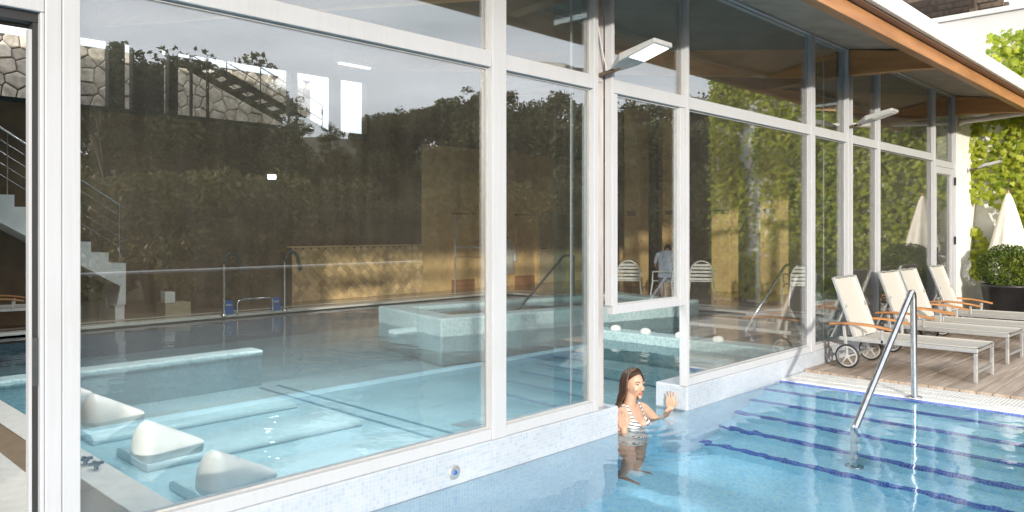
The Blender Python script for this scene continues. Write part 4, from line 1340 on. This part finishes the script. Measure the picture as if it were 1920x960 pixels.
for i in range(10):
    f = i / 9.; z_ = 1.34 - .95 * f; hw = (.05 + .13 * min(1, f * 4) + .03 * f)
    ring = []
    for k in range(20):
        a = 2 * math.pi * k / 20
        ring.append((15.2 + hw * math.cos(a) * (1 + .06 * math.sin(5 * a + 2 * f)), YB - .10 + .065 * math.sin(a) * (1 + .25 * math.cos(6 * a) * f), z_ + .02 * math.sin(3 * a) * f))
    rings.append(ring)
MB().loft(list(reversed(rings))).build('cloth', M['robe'], rbm)
for sx in (-1, 1):
    MB().tube([(15.2 + sx * .13, YB - .1, 1.22), (15.2 + sx * .21, YB - .09, .98), (15.2 + sx * .22, YB - .1, .72)], [.055, .06, .065], 10).build('sleeve', M['robe'], rbm)
MB().tube([(15.2, YB - .002, 1.37), (15.2, YB - .1, 1.37), (15.2, YB - .11, 1.33)], .01, 6).build('hook', M['dsteel'], rbm)

# white slatted garden chairs inside
def make_chair():
    root = bpy.data.objects.new('garden_chair', None); C.objects.link(root)
    W = .25
    # back: arched hoop with horizontal slats, tilted
    def bp(x, h): return Vector((x, .22 + h * .22, .42 + h))
    hoop = [bp(-W, 0), bp(-W, .16)] + [bp(-W * math.cos(a), .16 + .28 * math.sin(a)) for a in [math.pi * i / 10 for i in range(1, 10)]] + [bp(W, .16), bp(W, 0)]
    MB().tube(hoop, .016, 8).build('back_hoop', M['white_gloss'], root, world=False)
    for h in (.04, .12, .20, .28, .35):
        hw = W if h < .16 else W * math.sqrt(max(.02, 1 - ((h - .16) / .28) ** 2))
        MB().obox(bp(-hw, h), bp(hw, h), .012, .05, up=(0, .2, 1)).build('back_slat', M['white_gloss'], root, world=False)
    for k in range(6):
        yy = -.22 + k * .088
        MB().box(-W, W, yy, yy + .07, .405, .42).build('seat_slat', M['white_gloss'], root, world=False)
    for sx in (-1, 1):
        for sy, y2 in ((-.22, -.27), (.22, .27)):
            MB().tube([(sx * W, sy, .41), (sx * (W + .04), y2, 0)], [.018, .014], 8).build('leg', M['white_gloss'], root, world=False)
        MB().tube([(sx * W, .27, .62), (sx * (W + .03), .05, .63), (sx * (W + .03), -.2, .62), (sx * W, -.23, .42)], .018, 8).build('arm', M['white_gloss'], root, world=False)
    return root
ch = make_chair()
for i, (x, y, a, lb) in enumerate(((14.35, 6.6, 125, 'empty white slatted chair inside, left of the seated person'),
                                   (15.3, 5.3, 120, 'white slatted chair inside, right of the seated person behind the post'),
                                   (14.75, 5.86, 190, 'white slatted chair under the seated person'),
                                   (15.6, 3.2, 130, 'white slatted chair inside behind the glass nearest the first lounger'))):
    o = ch if i == 0 else copy_tree(ch)
    o.location = (x, y, .046); o.rotation_euler = (0, 0, R(a))
    tag(o, lb, 'chair', 'white garden chairs inside the hall')

# small flood lights lit inside, plus strip lights mostly added unseen as fill
def spot(p, d, label, s=.11):
    t = thing('indoor_spotlight', label, 'spotlight', p, group='lit spotlights inside the hall')
    p = Vector(p); d = Vector(d).normalized()
    MB().tube([p, p + d * .06], .02, 8).build('bracket', M['dsteel'], t)
    MB().obox(p + d * .06, p + d * .12, s * 1.7, s).build('housing', M['dsteel'], t)
    MB().obox(p + d * .1205, p + d * .124, s * 1.5, s * .8).build('lens', M['spot_on'], t)
spot((8.15, YB - .01, 2.72), (-.55, -1, -.25), 'lit floodlight high on the brown rear wall')
spot((20.98, 8.4, 3.25), (-1, -.4, -.2), 'lit bluish spotlight left of the bright flood lamp\'s post, far end wall', .12)
spot((20.98, 5.1, 3.42), (-1, -.4, -.2), 'lit bluish spotlight on the far end wall behind the ivy reflection', .12)
def strip_light(x, y, L, label, alongx=False, watts=60, drop=.2):
    z = rz(y + (0 if alongx else L / 2)) - drop
    t = thing('strip_light', label, 'strip light', (x, y, z), group='strip lights under the hall ceiling')
    if alongx: bb = lambda a, b_, w_: (x + a, x + L - b_, y - w_, y + w_)
    else: bb = lambda a, b_, w_: (x - w_, x + w_, y + a, y + L - b_)
    q_ = bb(0, 0, .05); box('body', M['frame'], q_[0], q_[1], q_[2], q_[3], z + .02, z + .06, t)
    q_ = bb(.03, .03, .03); box('tube', M['strip_on'], q_[0], q_[1], q_[2], q_[3], z - .012, z + .019, t)
    for f in (.2, L - .2):
        px, py = (x + f, y) if alongx else (x, y + f)
        MB().tube([(px, py, z + .06), (px, py, rz(py) - .003)], .006, 6).build('hanger', M['dsteel'], t)
    if watts:
        ld = bpy.data.lights.new('added_fill_lamp', 'AREA'); ld.shape = 'RECTANGLE'; ld.size = L if alongx else .1; ld.size_y = .1 if alongx else L  # area lamp only for the strips added as fill
        ld.spread = R(140); ld.energy = watts; ld.color = (.97, 1.0, .99)
        lo_ = bpy.data.objects.new('added_fill_lamp', ld); C.objects.link(lo_); lo_.parent = t
        lo_.location = (L / 2, 0, -.03) if alongx else (0, L / 2, -.03)
M['strip_on'] = emit('strip_tube', (.97, 1.0, .98), 1.5)
for (x, y, lb) in ((4.98, 1.0, 'added unseen strip light on the second ceiling beam nearest the glass'), (4.98, 3.2, 'added unseen strip light in the middle of the second ceiling beam'), (4.98, 5.4, 'added unseen strip light on the second ceiling beam farthest from the glass'),
                   (2.9, 1.0, 'added unseen strip light above the massage loungers nearest the glass'), (2.9, 3.2, 'added unseen strip light above the massage loungers towards the walkway')):
    strip_light(x, y, 1.5, lb, watts=68)  # added lamps, kept out of view, to brighten the indoor pool
for (x, y, w_, lb) in ((4.98, 7.7, 36, 'added unseen strip light on the second ceiling beam near the rear wall'), (9.96, 1.2, 22, 'added unseen strip light on the third ceiling beam nearest the glass'), (9.96, 4.0, 22, 'added unseen strip light in the middle of the third ceiling beam'), (9.96, 7.4, 28, 'added unseen strip light on the third ceiling beam near the rear wall')):
    strip_light(x, y, 1.5, lb, watts=w_)  # more lamps added behind the beams to lift the rest of the hall
strip_light(8.0, 8.6, .75, 'short lit strip light high in front of the rear windows', True, 0, .5)

# ================================================================== PEOPLE
M['skin'] = mat('skin', (.53, .335, .245), (.45, .265, .185), .42, 7)
M['skin'].node_tree.nodes['Principled BSDF'].inputs['Subsurface Weight'].default_value = .12
M['skin'].node_tree.nodes['Principled BSDF'].inputs['Subsurface Radius'].default_value = (.02, .008, .004)
M['hair'] = mat('brown_hair', (.05, .022, .011), (.018, .009, .005), .38, 30, stretch=(6, 6, .6))
M['hair_tip'] = mat('lighter_hair', (.10, .045, .02), (.05, .022, .01), .4, 30, stretch=(6, 6, .6))
M['eye'] = mat('eye', (.03, .02, .015), rough=.15)
M['eye_white'] = mat('eye_white', (.7, .68, .65), rough=.25)
M['lips'] = mat('lips', (.42, .13, .11), (.36, .1, .09), .35)
M['brow'] = mat('eyebrow', (.05, .025, .015), rough=.7)
M['shirt'] = mat('pale_blue_shirt', (.55, .58, .72), (.46, .49, .64), .8, 9, bumpy=.3, bscale=14)
M['shorts'] = mat('grey_shorts', (.12, .13, .17), (.09, .1, .13), .8, 9)
def stripes_mat():
    m, n, b, o = nodes('striped_swimsuit')
    sp = N(n, 'ShaderNodeSeparateXYZ'); n.links.new(N(n, 'ShaderNodeTexCoord').outputs['Object'], sp.inputs[0])
    f = math_(n, 'FRACT', math_(n, 'DIVIDE', math_(n, 'SUBTRACT', sp.outputs[2], math_(n, 'MULTIPLY', math_(n, 'ABSOLUTE', sp.outputs[0]), .25)), .027))
    col = ramp(n, f, [(.60, (.78, .76, .73)), (.64, (.06, .06, .08))])
    n.links.new(col, b.inputs['Base Color']); b.inputs['Roughness'].default_value = .6
    return m
M['stripes'] = stripes_mat()

def ell(mb, c, r, n1=18, n2=12, f=None):
    vs_ = []; fs = []
    for i in range(n2 + 1):
        th = math.pi * i / n2
        for k in range(n1):
            ph = 2 * math.pi * k / n1
            p_ = Vector((math.sin(th) * math.cos(ph), math.sin(th) * math.sin(ph), math.cos(th)))
            if f: p_ = f(p_)
            vs_.append((c[0] + p_.x * r[0], c[1] + p_.y * r[1], c[2] + p_.z * r[2]))
    for i in range(n2):
        for k in range(n1):
            k2 = (k + 1) % n1
            fs.append((i * n1 + k, i * n1 + k2, (i + 1) * n1 + k2, (i + 1) * n1 + k))
    mb.add(vs_, fs, True)

def spindle(mb, pts, rs, n=12, sub=4):
    """smooth tapered limb through the points, rounded at both ends"""
    P = [Vector(p) for p in pts]
    out, ro = [], []
    for i in range(len(P) - 1):
        p0 = P[max(0, i - 1)]; p1 = P[i]; p2 = P[i + 1]; p3 = P[min(len(P) - 1, i + 2)]
        for j in range(sub):
            t = j / sub
            out.append(.5 * ((2 * p1) + (p2 - p0) * t + (2 * p0 - 5 * p1 + 4 * p2 - p3) * t * t + (3 * p1 - p0 - 3 * p2 + p3) * t ** 3))
            ro.append(rs[i] * (1 - t) + rs[i + 1] * t)
    out.append(P[-1]); ro.append(rs[-1])
    mb.tube(out, ro, n)
    for c, r_ in ((out[0], ro[0]), (out[-1], ro[-1])): ell(mb, c, (r_ * .98,) * 3, 10, 8)

def fuse(mb, voxel, smooth=2):
    me = mb.mesh('tmp'); ob = bpy.data.objects.new('tmp', me); C.objects.link(ob)
    m = ob.modifiers.new('r', 'REMESH'); m.mode = 'VOXEL'; m.voxel_size = voxel; m.use_smooth_shade = True
    if smooth:
        m2 = ob.modifiers.new('s', 'SMOOTH'); m2.iterations = smooth; m2.factor = .5
    dg = bpy.context.evaluated_depsgraph_get()
    res = bpy.data.meshes.new_from_object(ob.evaluated_get(dg))
    bpy.data.objects.remove(ob)
    return res

def shell_from(me, keep, off, name, m, parent):
    """clothing: the kept faces of a body, moved outward"""
    idx = {}; vs_ = []; fs = []
    for p_ in me.polygons:
        if not keep(p_.center, p_.normal): continue
        f = []
        for v in p_.vertices:
            if v not in idx:
                idx[v] = len(vs_); vs_.append(me.vertices[v].co + me.vertices[v].normal * off)
            f.append(idx[v])
        fs.append(f)
    g = MB().add(vs_, fs, True)
    o = g.build(name, m, parent, world=False)
    return o

# ---- the swimmer: wading out through the opening, looking over her left shoulder
def hand(mb, wrist, palm_dir, across, nrm, spread=.18, curl=0., L=1.0):
    """palm and five fingers; palm_dir runs to the fingertips, across points to the thumb side, nrm is the back of the hand"""
    w_ = Vector(wrist); d = Vector(palm_dir).normalized(); a = Vector(across).normalized(); n_ = Vector(nrm).normalized()
    for k in range(5):
        o_ = (k - 2) * .0165
        mb.tube([w_ + a * o_ * .7, w_ + d * .045 * L + a * o_, w_ + d * .085 * L + a * o_ * 1.15], [.0135, .0135, .0115], 8)
    lens = [.058, .075, .08, .072]
    for k in range(4):
        o_ = (1.5 - k) * .0205
        base = w_ + d * .08 * L + a * o_
        dr = (d + a * (1.5 - k) * spread).normalized()
        l_ = lens[3 - k] * L if k != 3 else .056
        mid = base + dr * l_ * .5 - n_ * curl * .01
        mb.tube([base - dr * .01, base + dr * .012, mid, base + dr * l_ - n_ * curl * .03], [.0092, .0092, .0085, .0066], 8)
    tb = w_ + d * .025 + a * .033
    mb.tube([tb, tb + a * .025 + d * .025, tb + a * .038 + d * .058], [.012, .0105, .0075], 8)

wm = thing('person', 'woman in a striped swimsuit wading through the opening, long brown hair', 'person', (5.26, .11, -1.355))
OZ = 1.32
bd = MB()
rings = []
for (z_, hx, hy, cy_) in ((-.52, .12, .09, .0), (-.46, .172, .115, .0), (-.38, .176, .118, .0), (-.29, .152, .102, .0), (-.20, .124, .086, -.005), (-.11, .130, .092, -.008), (-.03, .146, .10, -.01),
                          (.04, .152, .10, -.008), (.10, .158, .090, .0), (.145, .158, .070, .008), (.178, .115, .055, .012), (.20, .06, .047, .012)):
    rings.append([(hx * math.copysign(abs(math.cos(2 * math.pi * k / 28)) ** .85, math.cos(2 * math.pi * k / 28)), cy_ + hy * math.sin(2 * math.pi * k / 28), z_) for k in range(28)])
bd.loft(rings)
for sx in (-1, 1):
    ell(bd, (sx * .068, -.078, .022), (.066, .062, .062))
spindle(bd, [(0, .012, .16), (.0, -.002, .225), (.006, -.012, .30)], [.058, .049, .050], 14)
for sx in (-1, 1):
    spindle(bd, [(sx * .025, -.03, .172), (sx * .09, -.022, .182), (sx * .155, .008, .155)], [.012, .013, .016], 8)
# legs: standing, one knee slightly bent
spindle(bd, [(-.09, 0, -.46), (-.10, -.06, -.86), (-.10, .02, -1.25)], [.088, .055, .038], 14)
spindle(bd, [(.09, 0, -.46), (.10, -.02, -.88), (.10, .03, -1.25)], [.088, .055, .038], 14)
for sx, fy in ((-1, -.02), (1, .0)):
    spindle(bd, [(sx * .10, fy + .05, -1.275), (sx * .11, fy - .05, -1.29), (sx * .12, fy - .14, -1.302)], [.034, .032, .02], 10)
# left arm out to the mosaic end wall
spindle(bd, [(.150, .008, .140), (.20, -.005, .115), (.31, -.035, .02), (.405, -.045, -.035)], [.046, .048, .040, .034], 14)
spindle(bd, [(.405, -.045, -.035), (.49, -.01, -.012), (.575, .02, .015), (.655, .036, .038)], [.035, .035, .028, .021], 12)
hand(bd, (.660, .036, .035), (.06, .02, 1), (0, -1, .12), (-1, 0, 0), .16)
# right arm, hand on the corner of the left plinth
spindle(bd, [(-.150, .008, .140), (-.195, -.01, .105), (-.24, -.07, .01), (-.265, -.105, -.055)], [.046, .047, .040, .034], 14)
spindle(bd, [(-.265, -.105, -.055), (-.27, -.128, -.01), (-.275, -.140, .045), (-.28, -.140, .075)], [.034, .034, .027, .021], 12)
hand(bd, (-.283, -.138, .072), (-.10, .12, 1), (.25, -1, .1), (1, .2, 0), .12, .5, .9)
# head, turned to her left
HY = R(-14)
HC = Vector((.012, -.028, .362))
def hrot(v):
    c_, s_ = math.cos(HY), math.sin(HY)
    return Vector((v[0] * c_ - v[1] * s_, v[0] * s_ + v[1] * c_, v[2])) + HC
hd = MB()
def head_shape(p_):
    x, y, z = p_
    if z < 0:
        k = -z
        x *= 1 - .36 * k ** 1.6
        if y > 0: y *= 1 - .45 * k
        else: y *= 1 - .08 * k
    else:
        x *= 1 - .05 * z
        if y < 0: y *= 1 - .06 * z
    return Vector((x, y, z))
ell(hd, (0, 0, 0), (.071, .090, .116), 30, 22, head_shape)
ell(hd, (0, .012, .022), (.074, .088, .094), 24, 16)
ell(hd, (0, -.074, -.095), (.020, .016, .016))                    # chin
for sx in (-1, 1):
    ell(hd, (sx * .034, -.066, -.030), (.022, .018, .022))        # cheek
    ell(hd, (sx * .028, -.080, .022), (.024, .010, .008))         # brow ridge
    ell(hd, (sx * .073, .008, -.010), (.008, .018, .028))         # ear
hd.tube([(0, -.084, .012), (0, -.096, -.010), (0, -.107, -.030), (0, -.098, -.040)], [.008, .0085, .0115, .009], 10)
for sx in (-1, 1): ell(hd, (sx * .010, -.094, -.036), (.007, .008, .006), 10, 8)
ell(hd, (0, -.088, -.062), (.020, .010, .0065)); ell(hd, (0, -.086, -.073), (.017, .010, .007))
hd.v = [tuple(hrot(v)) for v in hd.v]
bd.add(hd.v, hd.f, True)
bme = fuse(bd, .0062, 2)
for v in bme.vertices: v.co.z += OZ
bme.materials.append(M['skin'])
body = bpy.data.objects.new('body', bme); C.objects.link(body); body.parent = wm
body.data.update()
def suit(c_, n_):
    z = c_.z - OZ; ax = abs(c_.x)
    if ax > .185 or z > .20: return False
    if z < -.50: return False
    if z < -.42 and ax > .02 + (z + .52) * 1.4: return False
    if z < -.0: return True
    if c_.y < .0:                      # front: deep V between two triangular cups running into straps
        inner = .014 + max(0, z + .01) * .50
        outer = .155 - max(0, z - .02) * .62
        if z > .12: inner, outer = .070, .096
        return inner < ax < max(outer, inner + .02)
    if z > .10: return .070 < ax < .096
    return z < .02 or .060 < ax < .10
shell_from(bme, suit, .004, 'swimsuit', M['stripes'], wm)
def hp(mb, name, m):
    mb.v = [tuple(hrot(v) + Vector((0, 0, OZ))) for v in mb.v]
    return mb.build(name, m, wm, world=False)
for sx in (-1, 1):
    g = MB(); ell(g, (sx * .029, -.0765, .004), (.0135, .008, .0058), 12, 8); hp(g, 'eye', M['eye_white'])
    g = MB(); ell(g, (sx * .029, -.0815, .004), (.0062, .005, .0055), 10, 8); hp(g, 'iris', M['eye'])
    g = MB(); g.tube([(sx * .014, -.0835, .010), (sx * .029, -.0855, .0125), (sx * .044, -.076, .0085)], [.0018, .0026, .0016], 6); hp(g, 'eyelid', M['brow'])
    g = MB(); g.tube([(sx * .013, -.0905, .026), (sx * .03, -.089, .033), (sx * .048, -.076, .027)], [.0032, .0036, .0018], 6); hp(g, 'eyebrow', M['brow'])
g = MB(); ell(g, (0, -.0945, -.061), (.0215, .0062, .0048), 14, 8); ell(g, (0, -.0925, -.0705), (.0185, .0065, .0055), 14, 8); hp(g, 'lips', M['lips'])
# hair: a cap and many long locks swept back from a side parting
hr_ = MB()
def cap_shape(p_):
    return Vector((p_.x, p_.y, p_.z))
vs_ = []; fs = []
n1, n2 = 30, 18
for i in range(n2 + 1):
    th = math.pi * .62 * i / n2
    for k in range(n1):
        ph = 2 * math.pi * k / n1
        p_ = Vector((math.sin(th) * math.cos(ph), math.sin(th) * math.sin(ph), math.cos(th)))
        fr = max(0, -p_.y)
        lim = .62 - .35 * fr ** .6 if p_.y < 0 else .62
        th2 = math.pi * lim * i / n2
        p_ = Vector((math.sin(th2) * math.cos(ph), math.sin(th2) * math.sin(ph), math.cos(th2)))
        vs_.append((p_.x * .083, p_.y * .097 + .010, p_.z * .109 + .018))
for i in range(n2):
    for k in range(n1):
        k2 = (k + 1) % n1
        fs.append((i * n1 + k, i * n1 + k2, (i + 1) * n1 + k2, (i + 1) * n1 + k))
hr_.add(vs_, fs, True)
hp(hr_, 'hair_cap', M['hair'])
lk = MB(); tips = MB(); rh = random.Random(9)
for k in range(230):
    # start on the crown, run over the side of the head and down behind the shoulders
    side = -1 if rh.random() < .55 else 1
    f = rh.random()
    ph = side * (math.pi * .5) * (1 - f) + math.pi * .5 * 1.0 if False else None
    ang = rh.uniform(.0, 1.0)                       # 0 = temple, 1 = nape
    az_ = side * (math.pi * (.60 - .60 * ang)) * 1.0  # measured from +y (back of head)
    dirx, diry = math.sin(az_), math.cos(az_)
    r1 = 1.03 + rh.uniform(-.02, .06)
    p0 = Vector((dirx * .015, diry * .02 - .03 * (1 - ang), .126 + rh.uniform(-.004, .004)))
    p1 = Vector((dirx * .060 * r1, diry * .072 * r1 + .008, .095))
    p2 = Vector((dirx * .088 * r1, diry * .100 * r1 + .014, .015))
    p3 = Vector((dirx * .086 * r1, diry * .098 * r1 + .026, -.070))
    back = .05 + .03 * rh.random()
    ln = rh.uniform(-.33, -.23)
    if side < 0:                       # loose over her right shoulder
        p4 = Vector((dirx * .085 - .035, diry * .07 + .045, -.150))
        p5 = Vector((dirx * .090 - .055 + rh.gauss(0, .014), diry * .05 + .048 + rh.gauss(0, .012), ln))
    else:
        p4 = Vector((dirx * .085 - .02, max(diry * .09, -.005) + back, -.155))
        p5 = Vector((dirx * .082 - .025 + rh.gauss(0, .01), max(diry * .085, .0) + back + .018 + rh.gauss(0, .008), ln))
    pts_ = [p0, p1, p2, p3, p4, p5]
    P = pts_; out = []; ro = []
    rr = [.004, .0075, .0085, .0085, .008, .0025]
    for i in range(5):
        q0 = P[max(0, i - 1)]; q1 = P[i]; q2 = P[i + 1]; q3 = P[min(5, i + 2)]
        for j in range(3):
            t = j / 3
            out.append(.5 * ((2 * q1) + (q2 - q0) * t + (2 * q0 - 5 * q1 + 4 * q2 - q3) * t * t + (3 * q1 - q0 - 3 * q2 + q3) * t ** 3)); ro.append(rr[i] * (1 - t) + rr[i + 1] * t)
    out.append(P[5]); ro.append(rr[5])
    (lk if rh.random() < .75 else tips).tube(out, ro, 5)
hp(lk, 'hair_locks', M['hair'])['kind'] = 'stuff'
hp(tips, 'hair_highlights', M['hair_tip'])['kind'] = 'stuff'

# ---- person seated inside with the back to us
mn = thing('person', 'person in a pale blue shirt and dark shorts seated inside, back turned', 'person', (14.62, 5.78, .046), rz=R(-62))
b2 = MB()      # local: faces -y is front turned away by the rotation; here front = +y
rings = []
for (z_, hx, hy, cy_) in ((.40, .17, .13, .0), (.50, .185, .13, .0), (.62, .17, .115, .03), (.75, .175, .115, .07), (.87, .19, .115, .13), (.97, .195, .10, .19), (1.04, .16, .085, .24), (1.08, .08, .06, .27)):
    rings.append([(hx * math.cos(2 * math.pi * k / 24), cy_ + hy * math.sin(2 * math.pi * k / 24), z_) for k in range(24)])
b2.loft(rings)
spindle(b2, [(0, .26, 1.05), (0, .33, 1.09)], [.055, .052])
ell(b2, (0, .40, 1.10), (.078, .10, .11), 20, 14)
for sx in (-1, 1):
    spindle(b2, [(sx * .09, .02, .46), (sx * .13, .28, .47), (sx * .14, .46, .46)], [.085, .075, .058])
    spindle(b2, [(sx * .14, .46, .46), (sx * .14, .48, .24), (sx * .14, .44, .06)], [.056, .052, .038])
    spindle(b2, [(sx * .14, .42, .035), (sx * .145, .56, .03)], [.035, .028])
    spindle(b2, [(sx * .185, .19, .98), (sx * .24, .24, .84), (sx * .235, .30, .70)], [.055, .048, .040])
    spindle(b2, [(sx * .235, .30, .70), (sx * .20, .42, .60), (sx * .16, .50, .57)], [.040, .034, .026])
    hand(b2, (sx * .16, .50, .565), (0, 1, -.15), (-sx, 0, 0), (0, .1, 1), .1, .4)
mme = fuse(b2, .012, 2)
mme.materials.append(M['skin'])
mb_ = bpy.data.objects.new('body', mme); C.objects.link(mb_); mb_.parent = mn
shell_from(mme, lambda c_, n_: .50 < c_.z < 1.075 and c_.y < .35 and (abs(c_.x) < .20 or c_.z > .80), .012, 'shirt', M['shirt'], mn)
shell_from(mme, lambda c_, n_: (c_.z <= .52 and c_.y < .34 and c_.z > .34), .010, 'shorts', M['shorts'], mn)
shell_from(mme, lambda c_, n_: c_.y > .29 and c_.z > 1.06 and (c_.y < .44 or c_.z > 1.16) and c_.y < .48, .012, 'hair', M['hair'], mn)
